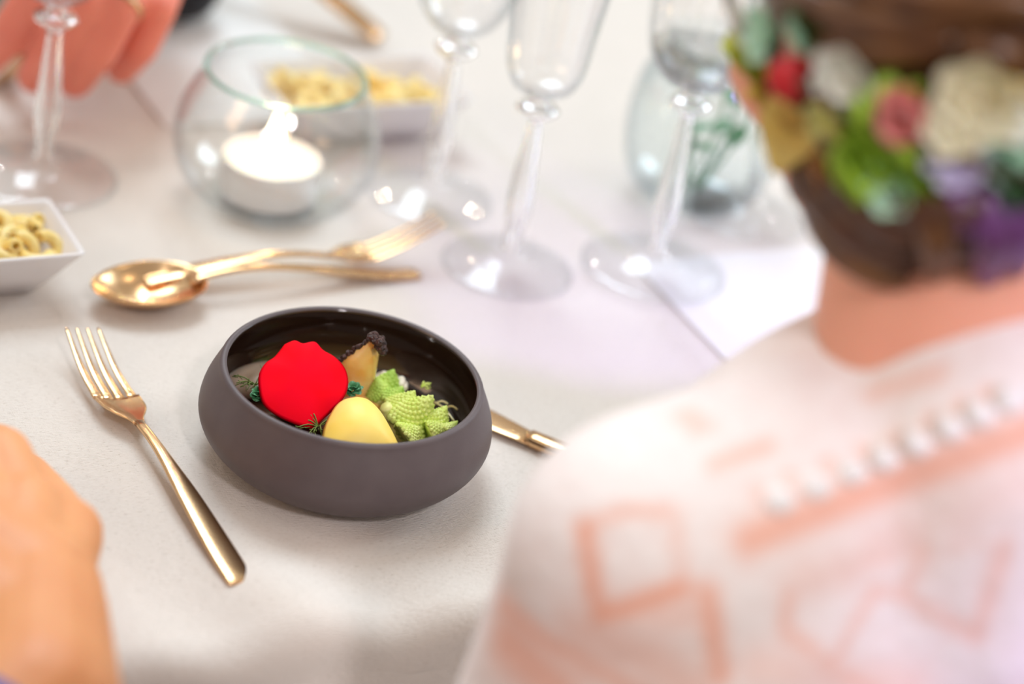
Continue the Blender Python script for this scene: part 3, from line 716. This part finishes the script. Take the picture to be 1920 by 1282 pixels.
cf = at(890, 188, .032)
dish('white rectangular porcelain dish behind the candle globe', cf, .112, .062, .032, 'yellow elbow macaroni heaped in the dish behind the candle', 'macaroni in the far dish', 12, 100)

# ------------------------------------------------------------------ vase with leaves behind the right-hand glasses
vc = at(1292, 372); vc.z = .0004
v_ = thing('glass_vase', 'round pale blue-green glass vase with leaves behind the right-hand glass', 'vase', vc)
vo = [(.0004, 0), (.020, 0), (.028, .003), (.038, .013), (.043, .030), (.044, .050), (.041, .070), (.034, .084), (.031, .090), (.033, .096)]
o_ = spl(vo, 3); i_ = [(max(a - .0016, .0004), b + .002 * (1 - min(1, b / .05))) for a, b in o_][::-1]
mesh('vase_body', *place(lathe(o_ + i_, 56), vc), M_vase, v_)
sg = thing('leafy_sprig', 'green leafy sprig standing inside the blue-green vase', 'plant', vc + Vector((0, 0, .006)))
def leaf_geo(c, d, L, w, bend=.3):
    d = Vector(d).normalized(); s = d.cross(Vector((0, 0, 1))); s = s.normalized() if s.length > .01 else Vector((1, 0, 0)); nn = s.cross(d)
    V = []; n = 8
    for i in range(n + 1):
        t = i / n; ww = w * math.sin(PI * (t * .94 + .03)) ** .8 * .5
        cc = Vector(c) + d * L * t + nn * (-bend * L * t * t)
        for q in (-1, -.5, 0, .5, 1): V.append(cc + s * ww * q + nn * abs(q) * ww * .35)
    Fc = [(i * 5 + j, i * 5 + j + 1, i * 5 + j + 6, i * 5 + j + 5) for i in range(n) for j in range(4)]
    return V, Fc
rnd = random.Random(5)
for k in range(5):
    a = k * 1.3; b0 = vc + Vector((.004 * math.cos(a), .004 * math.sin(a), .006)); tip = vc + Vector((.028 * math.cos(a), .028 * math.sin(a), .085))
    Pp = smoothpts([b0, (b0 + tip) / 2 + Vector((.004, 0, 0)), tip], 4); mesh('stem', *tube(Pp, .0011, 6), M_leafg, sg)
    for j in range(2):
        q = Pp[3 + j * 3]; mesh('leaf', *leaf_geo(q, (rnd.uniform(-1, 1), rnd.uniform(-1, 1), .7), .016, .011), M_leafg, sg)

# ------------------------------------------------------------------ people
def head_geos(H, f, r, k=1.0, tilt=0.0):
    u = Vector((0, 0, 1)) * math.cos(tilt) - f * math.sin(tilt); u = (Vector((0, 0, 1)) * math.cos(tilt) + f * math.sin(tilt)).normalized(); fw = (f * math.cos(tilt) - Vector((0, 0, 1)) * math.sin(tilt)).normalized()
    Mx = Matrix((r, fw, u)).transposed()
    g = [ellipsoid(H, (.072 * k, .090 * k, .092 * k), Mx, 24, 16), ellipsoid(H + fw * .035 * k - u * .055 * k, (.052 * k, .055 * k, .058 * k), Mx), ellipsoid(H + fw * .055 * k - u * .092 * k, (.026 * k, .026 * k, .020 * k), Mx)]
    g += [capsule(H + fw * .088 * k - u * .012 * k, .007 * k, H + fw * .106 * k - u * .042 * k, .011 * k)]
    for s in (-1, 1):
        g += [ellipsoid(H + r * s * .074 * k - u * .020 * k - fw * .005 * k, (.007 * k, .018 * k, .030 * k), Mx), ellipsoid(H + r * s * .030 * k + fw * .074 * k - u * .005 * k, (.014 * k, .012 * k, .010 * k), Mx), ellipsoid(H + r * s * .040 * k + fw * .060 * k - u * .042 * k, (.022 * k, .022 * k, .022 * k), Mx)]
    g += [ellipsoid(H + fw * .090 * k - u * .068 * k, (.022 * k, .008 * k, .007 * k), Mx)]
    return g, u, fw
def torso_geos(N, f, r, k=1.0, grow=0.0, sh=.15):
    Z = Vector((0, 0, 1)); G = grow
    g = []
    hip = N - Z * .46 - f * .03
    Mx = Matrix((r, f, Z)).transposed()
    g += [ellipsoid(N - Z * .13 + f * .015, (.135 + G, .085 + G, .15 + G), Mx, 28, 18), ellipsoid(N - Z * .30, (.115 + G, .080 + G, .14 + G), Mx, 28, 18), ellipsoid(hip, (.145 + G, .105 + G, .11 + G), Mx, 28, 18)]
    for s in (-1, 1):
        g += [capsule(N + r * s * .02 - Z * .022, .038 + G, N + r * s * sh - Z * .050, .042 + G)]
        g += [capsule(N + r * s * .05 - Z * .05 + f * .01, .055 + G, N + r * s * (sh - .02) - Z * .085, .050 + G)]
    return g, hip
# --- woman seated in front, seen from behind
f = -TD; r = TE; Z = Vector((0, 0, 1))
NW = at(1842, 742, 0.180); HW = NW + Z * .137 + f * .062
wm = thing('person', 'person in a white lace knit sweater and flower crown, seen from behind', 'person', (NW.x, NW.y, fz + .43))
hg, hu, hf = head_geos(HW, f, r, 1.0, 0.30)
tg, hip = torso_geos(NW, f, r, sh=.128)
def arm(N, s, sh, el, wr, G=0.0):
    S0 = N + r_ * s * sh - Z * .056; return chain([S0, el], [.040 + G, .034 + G]) + chain([el, wr], [.033 + G, .024 + G])
r_ = r
eL = NW - r * .165 - Z * .26 + f * .00; wL = NW - r * .07 - Z * .36 + f * .17
eR = NW + r * .18 - Z * .26 + f * .0; wR = NW + r * .05 - Z * .35 + f * .19
legs = []
for s in (-1, 1):
    kn = hip + r * s * .10 + f * .38 - Z * .02; ft = kn - Z * .40 + f * .02
    legs += chain([hip + r * s * .08, kn, ft], [.085, .060, .040]) + [capsule(ft, .034, ft + f * .13 - Z * .01, .026)]
body = organic(hg + [capsule(NW - Z * .03 - f * .005 - r * .012, .053, HW - hu * .05 - hf * .02 - r * .010, .051)] + tg + arm(NW, -1, 0.128, eL, wL) + arm(NW, 1, 0.128, eR, wR) + legs, .0065, 6)
def hand_geos(w, d, up, side, k=1.0, curl=.4):      # palm, four fingers, thumb from wrist w along d
    d = Vector(d).normalized(); up = Vector(up).normalized(); s = d.cross(up).normalized() * side
    g = chain([w, w + d * .03], [.024 * k, .025 * k])
    for i, (o, L, rr) in enumerate(((-.026, .072, .0078), (-.009, .080, .0082), (.009, .075, .0079), (.025, .060, .0068))):
        b = w + d * .085 * k + s * o * k; g += [capsule(w + d * .02 + s * o * .7, .013 * k, b, .0105 * k)]
        P = [b]; dd = d.copy()
        for q in range(3):
            dd = (dd - up * curl * .8).normalized(); P.append(P[-1] + dd * L * k * (.45, .32, .23)[q])
        g += chain(P, [rr * 1.1, rr, rr * .92, rr * .8])
    b = w + d * .025 - s * .022 * k; P = [b, b + (d * .6 - s * .7 - up * .2) * .035, b + (d * 1.2 - s * .9 - up * .5) * .045]
    g += chain(P, [.013 * k, .0105 * k, .009 * k])
    return g
h1 = organic(hand_geos(wL, (f + r * .2), Z, 1), .003, 3); h2 = organic(hand_geos(wR, (f - r * .2), Z, -1), .003, 3)
mesh('body', *merge(body, h1, h2), M_skinw, wm)
# sweater
swg, _ = torso_geos(NW, f, r, grow=.010, sh=.128)
arms = chain([NW - r * 0.128 - Z * .06, eL, wL], [.050, .044, .034]) + chain([NW + r * 0.128 - Z * .05, eR, wR], [.054, .046, .034])
collar = [capsule(NW - Z * .055 - f * .016, .072, NW - Z * .006 - f * .022 - r * .004, .066)]
sw = organic(swg + arms + collar, .0042, 26)
bvS = bvh_of(sw)
lace_lines = [  # (points, half width, strength)
    ([(1405, 1012), (1560, 950), (1740, 880), (1950, 800)], .0056, .8), ([(950, 1200), (1040, 1290)], .011, .75), ([(1090, 1190), (1210, 1230), (1290, 1290)], .010, .5), ([(1180, 1150), (1290, 1150)], .007, .45), ([(1420, 1250), (1560, 1275), (1700, 1290)], .008, .35), ([(1500, 1090), (1600, 1060), (1700, 1000)], .008, .3), ([(1800, 960), (1900, 900)], .010, .2),
    ([(1095, 985), (1122, 1155)], .0030, 1.0), ([(1124, 1157), (1282, 1100)], .0032, 1.0), ([(1095, 985), (1180, 955), (1262, 962)], .0022, .6), ([(1262, 962), (1282, 1098)], .0020, .45),
    ([(1326, 1112), (1350, 1270)], .0036, .9), ([(940, 1130), (1010, 1190), (1090, 1240), (1200, 1300)], .0034, .8), ([(960, 1150), (1010, 1290)], .0045, .6),
    ([(1480, 1110), (1470, 1180), (1560, 1250), (1640, 1300)], .0028, .6), ([(1640, 1105), (1560, 1250)], .0022, .5), ([(1735, 1030), (1690, 1115), (1640, 1105)], .0022, .45),
    ([(1690, 1115), (1830, 1195), (1885, 1020)], .0026, .5), ([(1735, 1030), (1885, 1020)], .0014, .3), ([(1340, 870), (1440, 835)], .0028, .55), ([(1640, 735), (1760, 700)], .0034, .5),
    ([(1285, 775), (1310, 800)], .004, .5), ([(1480, 1110), (1600, 1060), (1735, 1030)], .0018, .35)]
dots = [(1459, 938), (1528, 912), (1596, 884), (1659, 858), (1722, 830), (1783, 801), (1837, 776), (1892, 750)]
for a, b in zip([(1407, 958)] + dots, dots): lace_lines.append(([((a[0] + b[0]) / 2 - 14, (a[1] + b[1]) / 2 - 34), ((a[0] + b[0]) / 2 - 6, (a[1] + b[1]) / 2 - 2)], .0018, .5))
SV = np.array([tuple(v) for v in sw[0]]); lace = np.zeros(len(SV))
for pts, hw, st in lace_lines:
    Q = []
    for (x0, y0), (x1, y1) in zip(pts, pts[1:]):
        for i in range(9):
            h = onto(bvS, x0 + (x1 - x0) * i / 8, y0 + (y1 - y0) * i / 8)
            if h: Q.append(np.array(h[0]))
    Q2 = []
    for q in Q:                                   # the knit pattern repeats, mirrored, on the other half of the back
        v = Vector(q); dd = (v - NW).dot(r)
        if dd < -.02: Q2.append(np.array(bvS.find_nearest(v - r * 2 * dd)[0]))
    for a, b in list(zip(Q, Q[1:])) + list(zip(Q2, Q2[1:])):
        ab = b - a; L2 = ab @ ab
        if L2 < 1e-12 or L2 > .002: continue
        t = np.clip(((SV - a) @ ab) / L2, 0, 1); d = np.linalg.norm(SV - a - t[:, None] * ab, axis=1)
        lace = np.maximum(lace, st * np.exp(-(d / (hw * 1.25)) ** 2) * .85)
swo = mesh('sweater', *sw, None, wm)
at_ = swo.data.attributes.new('openwork', 'FLOAT', 'POINT'); at_.data.foreach_set('value', lace.astype(np.float32))
ms = new_mat('lace_knit'); nt = ms.node_tree; b = nt.nodes['Principled BSDF']; Lk = nt.links.new
b.inputs['Roughness'].default_value = .9; b.inputs['Sheen Weight'].default_value = .3; b.inputs['Specular IOR Level'].default_value = .2
an = nt.nodes.new('ShaderNodeAttribute'); an.attribute_name = 'openwork'
tc = nt.nodes.new('ShaderNodeTexCoord'); wv = nt.nodes.new('ShaderNodeTexNoise'); wv.inputs['Scale'].default_value = 160
mp = nt.nodes.new('ShaderNodeMapping'); mp.inputs['Rotation'].default_value = (0.3, 0.6, 0.9); Lk(tc.outputs['Object'], mp.inputs[0]); Lk(mp.outputs[0], wv.inputs[0])
base = nt.nodes.new('ShaderNodeMixRGB'); base.inputs[1].default_value = (.92, .78, .75, 1); base.inputs[2].default_value = (.96, .93, .91, 1); Lk(wv.outputs['Fac'], base.inputs[0])
mx = nt.nodes.new('ShaderNodeMixRGB'); Lk(an.outputs['Fac'], mx.inputs[0]); Lk(base.outputs[0], mx.inputs[1]); mx.inputs[2].default_value = (.90, .33, .17, 1)
Lk(mx.outputs[0], b.inputs['Base Color'])
bp = nt.nodes.new('ShaderNodeBump'); bp.inputs['Strength'].default_value = .5; bp.inputs['Distance'].default_value = .002; Lk(wv.outputs['Fac'], bp.inputs['Height']); Lk(bp.outputs[0], b.inputs['Normal'])
swo.data.materials.append(ms)
M_yarn = mat('white_yarn', (.98, .96, .96), .9, sheen=.3, bump=.1, bscale=600)
for (x, y) in dots:
    h = onto(bvS, x, y, .001)
    if h:
        mesh('bobble', *merge(*[ellipsoid(h[0] + Vector((math.cos(k * 1.26), math.sin(k * 1.26), 0)) * .0018 - h[1] * .0006, (.0040, .0040, .0040), nu=8, nv=6) for k in range(5)], ellipsoid(h[0] + h[1] * .0002, (.0046, .0046, .0046), nu=10, nv=8)), M_yarn, wm)
# skirt / trousers
lg = []
for s in (-1, 1):
    kn = hip + r * s * .10 + f * .38 - Z * .02; lg += chain([hip + r * s * .08, kn, kn - Z * .32], [.095, .070, .062])
lg += [ellipsoid(hip - Z * .01, (.155, .115, .10), Matrix((r, f, Z)).transposed())]
mesh('trousers', *organic(lg, .012, 4), M_suit, wm)
# hair: scalp volume with a low rolled bun
Mh = Matrix((r, hf, hu)).transposed()
hairg = [ellipsoid(HW + hu * .012 - hf * .014, (.084, .096, .095), Mh, 28, 18), ellipsoid(HW - hf * .055 - hu * .045, (.066, .045, .045), Mh), ellipsoid(HW - hf * .045 - hu * .060 - r * .035, (.040, .038, .036), Mh), ellipsoid(HW - hf * .018 - hu * .072 - r * .044, (.032, .040, .034), Mh), ellipsoid(HW - hf * .075 - hu * .055 + r * .030, (.050, .042, .050), Mh)]
hg_ = organic(hairg, .004, 4); hr = mesh('hair', *hg_, M_hair, wm); bvH = bvh_of(hg_)
locks = [[(1490, 345), (1540, 420), (1620, 480), (1700, 520)], [(1500, 320), (1570, 400), (1650, 450), (1730, 480)], [(1530, 310), (1600, 370), (1680, 420), (1760, 440)], [(1740, 350), (1760, 430), (1755, 510)], [(1790, 340), (1810, 430), (1800, 520)], [(1840, 340), (1862, 430), (1850, 515)], [(1890, 340), (1908, 420), (1900, 500)],
         [(1470, 20), (1560, 70), (1680, 90), (1800, 70)], [(1450, -30), (1560, 20), (1700, 45), (1850, 30)], [(1600, -40), (1720, -5), (1850, 0), (1950, 10)], [(1620, 330), (1700, 380), (1790, 390), (1880, 370)], [(1470, 260), (1500, 330), (1570, 380)], [(1800, 70), (1860, 90), (1930, 110)]]
for i, lk in enumerate(locks):
    Q = [onto(bvH, x, y, .0015) for x, y in lk]; Q = [q[0] for q in Q if q]
    if len(Q) > 1:
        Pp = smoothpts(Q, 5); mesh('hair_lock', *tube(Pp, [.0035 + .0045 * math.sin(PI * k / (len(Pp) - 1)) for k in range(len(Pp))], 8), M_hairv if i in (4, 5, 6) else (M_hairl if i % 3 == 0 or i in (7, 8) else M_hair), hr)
bvHS = bvh_of(merge(hg_, body))
# flower crown
cw = thing('flower_crown', 'crown of roses, pale blossoms and green leaves around the brown hair', 'flower crown', HW)
def fmat(n, c, v=None): return mat(n, c, .55, var=v or tuple(x * .85 for x in c), vscale=80, sss=.15)
MF = dict(cream=fmat('cream_petal', (.96, .90, .66)), white=fmat('white_petal', (.95, .95, .86)), pink=fmat('pink_petal', (.95, .36, .34)), red=fmat('red_berry', (.55, .006, .012)), mint=fmat('mint_petal', (.62, .92, .72)), lime=fmat('lime_leaf', (.78, .80, .10)), green=fmat('green_leaf', (.42, .64, .06)), dark=fmat('dark_leaf', (.03, .14, .03)), yel=fmat('yellow_leaf', (.95, .74, .24)), lilac=fmat('lilac_petal', (.66, .58, .86)), brown=fmat('twig', (.10, .045, .02)), org=fmat('amber_leaf', (.98, .50, .20)))
def petal_mesh(L, w, cup):
    V = []; n = 6
    for i in range(n + 1):
        t = i / n; ww = w * math.sin(PI * (t * .80 + .10)) * .5 + .0003
        for q in (-1, -.5, 0, .5, 1): V.append((q * ww, L * t, cup * L * (t * t) + abs(q) * ww * .3))
    return V, [(i * 5 + j, i * 5 + j + 1, i * 5 + j + 6, i * 5 + j + 5) for i in range(n) for j in range(4)]
def blossom(px, py, rad, mt, layers=3, off=.010, name='flower', tight=False):
    h = onto(bvHS, px, py, off)
    if not h: return
    c, nrm = h; root = bpy.data.objects.new(name, None); C.objects.link(root); root.parent = cw; root.location = c - HW; root.empty_display_size = .005
    q0 = nrm.to_track_quat('Z', 'Y').to_matrix()
    me = bpy.data.meshes.new('petal'); V, Fc = petal_mesh(rad, rad * .95, .55 if tight else .25); me.from_pydata(V, [], Fc); me.shade_smooth(); me.materials.append(mt)
    for Ly in range(layers):
        n = 6 - Ly
        for k in range(n):
            o = bpy.data.objects.new('petal', me); C.objects.link(o); o.parent = root
            tilt = (.15 + .42 * Ly) + (.45 if tight else 0)
            R = q0 @ Matrix.Rotation(2 * PI * k / n + Ly * .5, 3, 'Z') @ Matrix.Rotation(tilt, 3, 'X')
            o.matrix_local = Matrix.LocRotScale(q0 @ Vector((0, 0, -.002 * Ly)), R.to_quaternion(), Vector([1 - .2 * Ly] * 3))
    mesh_c = mesh('flower_center', *place(ellipsoid((0, 0, 0), (rad * .28, rad * .28, rad * .25), nu=10, nv=7), nrm * rad * .15), mt, root, world=False)
    return root
def leaves(px, py, L, mt, n=3, off=.006, ang=0.0, spread=.7, name='leaf', w=.5):
    h = onto(bvHS, px, py, off)
    if not h: return
    c, nrm = h
    for k in range(n):
        a = ang + (k - (n - 1) / 2) * spread
        d = (RX * math.cos(a) + UX * math.sin(a)); d = (d - nrm * d.dot(nrm)).normalized() + nrm * .25
        g = leaf_geo(c - d.normalized() * L * .5 + nrm * .0012 * k, d, L, L * w, .15)
        mesh(name, *g, mt, cw)
def berry(px, py, rad, off=.010):
    h = onto(bvHS, px, py, off)
    if not h: return
    c, nrm = h; g = [ellipsoid(c, (rad, rad, rad * .9), nu=16, nv=10)] + [tube([c + nrm * rad * .8 + d * rad * .1, c + nrm * rad * 1.1 + d * rad * .35], [.001, .0003], 5) for d in (RX, -RX, UX, -UX)]
    mesh('berry', *merge(*g), MF['red'], cw)['label'] = 'dark red berry'
ringp = []
for x, y in [(1440, 60), (1500, 160), (1560, 240), (1620, 300), (1700, 300), (1780, 260), (1860, 250), (1930, 250), (1990, 240)]:
    h = onto(bvHS, x, y, .004); 
    if h: ringp.append(h[0])
if len(ringp) > 2: mesh('vine', *tube(smoothpts(ringp, 5), .0028, 8), MF['brown'], cw)
ring3 = [HW + (r * math.cos(a) * .090 + hf * (math.sin(a) * .102 - .010)) - hu * (.028 - .030 * math.sin(a)) for a in [2 * PI * i / 48 for i in range(49)]]
mesh('vine', *tube(ring3, .0022, 7), MF['brown'], cw)
for i in range(1, 7):
    a = -PI / 2 + .75 + i * .33; p = HW + (r * math.cos(a) * .094 + hf * (math.sin(a) * .106 - .010)) - hu * (.028 - .030 * math.sin(a)); dn = (p - HW).normalized()
    for q in (-.5, .5): mesh('leaf', *leaf_geo(p, dn * .4 + hu * q + r * math.sin(a) * q, .026, .013, .2), MF['green' if i % 2 else 'lime'], cw)
leaves(1450, 120, .032, MF['lime'], 4, .004, 1.9, .5, w=.8); leaves(1470, 190, .022, MF['yel'], 3, .004, 2.0, .6, w=.7)
blossom(1490, 62, .011, MF['mint']); blossom(1455, 22, .010, MF['white']); leaves(1548, 62, .026, MF['dark'], 3, .004, .5, .8); leaves(1530, 50, .016, MF['mint'], 2, .008, .3, .9)
berry(1515, 135, .0085); leaves(1470, 150, .018, MF['brown'], 1, .006, .3)
blossom(1632, 118, .0135, MF['white'], 3); blossom(1605, 215, .012, fmat('lime_petal', (.90, .88, .32)), 3, .008); leaves(1590, 175, .026, MF['lime'], 3, .004, 1.2, .6)
blossom(1755, 172, .0125, MF['pink'], 3, .018, tight=True); blossom(1742, 185, .010, MF['pink'], 2, .014)
blossom(1850, 140, .015, MF['cream'], 3, .012); blossom(1872, 222, .010, MF['cream'], 3, .010); leaves(1855, 190, .022, MF['yel'], 2, .012, .2, .6, w=.6); blossom(1815, 235, .012, MF['cream'], 3, .010)
blossom(1805, 290, .0115, MF['lilac'], 3, .006); leaves(1690, 260, .036, MF['green'], 5, .007, 1.3, .55, w=.6); leaves(1650, 300, .030, MF['green'], 4, .006, -.4, .6, w=.6); leaves(1720, 310, .030, MF['green'], 4, .006, 2.6, .6, w=.6)
blossom(1690, 345, .010, MF['mint'], 2, .005); leaves(1530, 250, .036, MF['yel'], 4, .005, -.7, .4, w=.7); leaves(1500, 230, .030, MF['org'], 3, .004, -.9, .5, w=.8); leaves(1560, 315, .022, MF['org'], 2, .003, -.6, .5)
leaves(1912, 150, .028, MF['yel'], 3, .005, .3, .6); blossom(1915, 215, .011, MF['white'], 3, .008); leaves(1912, 305, .030, MF['dark'], 4, .006, -.5, .7); blossom(1890, 290, .009, MF['mint'], 2, .006)
h = [onto(bvHS, x, y, .008) for x, y in ((1512, 170), (1550, 235), (1605, 305))]
if all(h): mesh('twig', *tube(smoothpts([q[0] for q in h], 5), .0022, 7), MF['brown'], cw)

# --- neighbour on the left: fist and forearm on the table edge
d_in = -TD
NL = E0 - TE * .62 + TD * .20 + Z * .26; HL = NL + Z * .15 + d_in * .03
lp = thing('person', 'person whose bare fist and wrist enter at the lower left, blue sleeve', 'person', (NL.x, NL.y, fz + .43))
def A(x, y, z): return at(x, y, z)
wr = A(70, 1330, .052); el = wr + Vector((-.10, -.20, -.07))
g = [capsule(wr, .030, A(70, 1150, .048), .026), capsule(el, .042, wr, .030)]
g += [capsule(A(-50, 1060, .045), .028, A(55, 1120, .046), .028), capsule(A(-60, 1150, .045), .030, A(40, 1220, .046), .028)]
kn_ = [A(120, 1003, .047), A(48, 962, .056), A(-35, 950, .056), A(-110, 970, .052)]
for k_ in kn_: g += [capsule(A(20, 1240, .05), .022, k_, .0155)]
# index finger bent over the top, second finger below it, third and fourth
g += chain([kn_[1], A(4, 856, .057), A(-8, 842, .040), A(-30, 870, .022)], [.0135, .0122, .0108, .0092])
g += chain([kn_[0], A(92, 942, .031), A(52, 892, .020), A(5, 862, .013)], [.0140, .0108, .0096, .0090])
g += chain([kn_[2], A(-60, 850, .055), A(-70, 830, .038), A(-80, 870, .020)], [.014, .0118, .0102, .0090])
g += chain([kn_[3], A(-140, 870, .050), A(-150, 850, .034), A(-140, 890, .018)], [.013, .0105, .0095, .0082])
g += chain([A(75, 1130, .040), A(125, 1040, .030), A(85, 980, .018)], [.017, .0125, .0100])
hand = organic(g, .0020, 6)
r_ = TE; shL = NL + TE * .15 - Z * .05
hgL, hu2, hf2 = head_geos(HL, d_in, TE); tgL, hipL = torso_geos(NL, d_in, TE)
bodyL = organic(hgL + [capsule(NL - Z * .03, .056, HL - Z * .07, .052)] + tgL + chain([shL, el], [.042, .040]), .010, 4)
mesh('body', *merge(hand, bodyL), M_skin, lp)
tgL2, _ = torso_geos(NL, d_in, TE, grow=.010)
cuff = el + (wr - el) * .83
mesh('shirt', *organic(tgL2 + chain([shL, el, cuff], [.056, .052, .043]), .008, 4), M_blue, lp)
mesh('hair', *organic([ellipsoid(HL + Z * .025 - d_in * .018, (.082, .094, .086), Matrix((TE, d_in, Z)).transposed())], .006, 3), M_hair, lp)
# --- neighbour across: hand with a ring holding cutlery
NR = tp(-0.02, DEPTH + .12, .30); HR = NR + Z * .15 + TD * .03
fp_ = thing('person', 'person in a black jacket across the table, ringed hand holding cutlery', 'person', (NR.x, NR.y, fz + .43))
wr2 = A(330, -150, .085); el2 = wr2 + (tp(-.04, DEPTH - .02, .06) - wr2) * .8
Fg = [  # knuckle, mid, tip joints (px,py,z) and radii
    ([(318, -70, .080), (292, 15, .072), (262, 85, .048), (228, 128, .022)], [0.0128, 0.0116, 0.0106, 0.0090]),
    ([(262, -90, .088), (222, 10, .080), (182, 90, .052), (140, 150, .022)], [0.0133, 0.0125, 0.0118, 0.0103]),
    ([(205, -100, .090), (158, 0, .082), (108, 80, .052), (66, 142, .024)], [0.0133, 0.0125, 0.0116, 0.0101]),
    ([(150, -100, .088), (78, -20, .080), (28, 50, .056), (-25, 110, .032)], [0.0131, 0.0123, 0.0114, 0.0100])]
g = [capsule(wr2, .030, A(240, -130, .080), .032), capsule(el2, .040, wr2, .029)]
for P, R in Fg:
    g += chain([A(*p) for p in P], R); g += [capsule(A(280, -180, .082), .024, A(*P[0]), .0150)]
g += chain([A(200, -150, .055), A(110, -60, .045), A(40, 40, .028)], [.018, .0135, .0105])
hand2 = organic(g, .0021, 4)
r_ = TE; hgR, _, _ = head_geos(HR, TD, -TE); tgR, hipR = torso_geos(NR, TD, -TE)
shR = NR - TE * .15 - Z * .05 if False else NR + TE * .0 - TE * .15 - Z * .05
bodyR = organic(hgR + [capsule(NR - Z * .03, .058, HR - Z * .07, .054)] + tgR + chain([shR, el2], [.044, .040]), .010, 4)
mesh('body', *merge(hand2, bodyR), M_skinpink, fp_)
tgR2, _ = torso_geos(NR, TD, -TE, grow=.012)
mesh('jacket', *organic(tgR2 + chain([shR, el2, wr2 + (el2 - wr2) * .10], [.060, .055, .044]), .007, 4), M_suit, fp_)
el3 = A(120, -330, .045); mesh('jacket_sleeve', *organic(chain([NR + TE * .15 - Z * .05, el3, A(345, -32, .026)], [.056, .036, .0235]), .004, 4), M_suit, fp_)
sl_ = (el2 - wr2).normalized()
mesh('shirt_cuff', *tube([wr2 - sl_ * .004, wr2 + sl_ * .02, wr2 + sl_ * .04], [.037, .038, .037], 28), M_shirtw, fp_)
mesh('hair', *organic([ellipsoid(HR + Z * .025 - TD * .018, (.082, .094, .086), Matrix((TE, TD, Z)).transposed())], .006, 3), M_hairl, fp_)
# ring around the ring finger
pa = A(222, 10, .080); pb = A(182, 90, .052); ax = (pb - A(262, -90, .088)).normalized(); rc = A(236, 14, .0765)
rc = pa + (pb - pa) * .02; q = ax.to_track_quat('Z', 'Y').to_matrix()
mesh('ring', *place(lathe([(.0122, -.0016), (.0134, -.0016), (.0137, 0), (.0134, .0016), (.0122, .0016)], 32, closed=True), rc, M=q), M_gold, fp_)['label'] = 'gold wedding band'
# cutlery held in that hand
k0 = A(105, 20, .062); k1 = A(8, 150, .006)
r5 = thing('fork', 'cutlery stem held between the fingers of the ringed hand', 'cutlery', k1)
kd = (k1 - k0).normalized()
mesh('handle', *tube([k0 - kd * .10, k0, k0 + (k1 - k0) * .6], [.0045, .0038, .0030], 10), M_gold, r5)
Mk = cutlery_frame(k0 + (k1 - k0) * .6, k1)
mesh('head', *xf(loft([(0, t * .032, 0, .003 + .007 * t, .001) for t in (0, .25, .5, .75, 1)], 12), k0 + (k1 - k0) * .6, Mk), M_gold, r5)
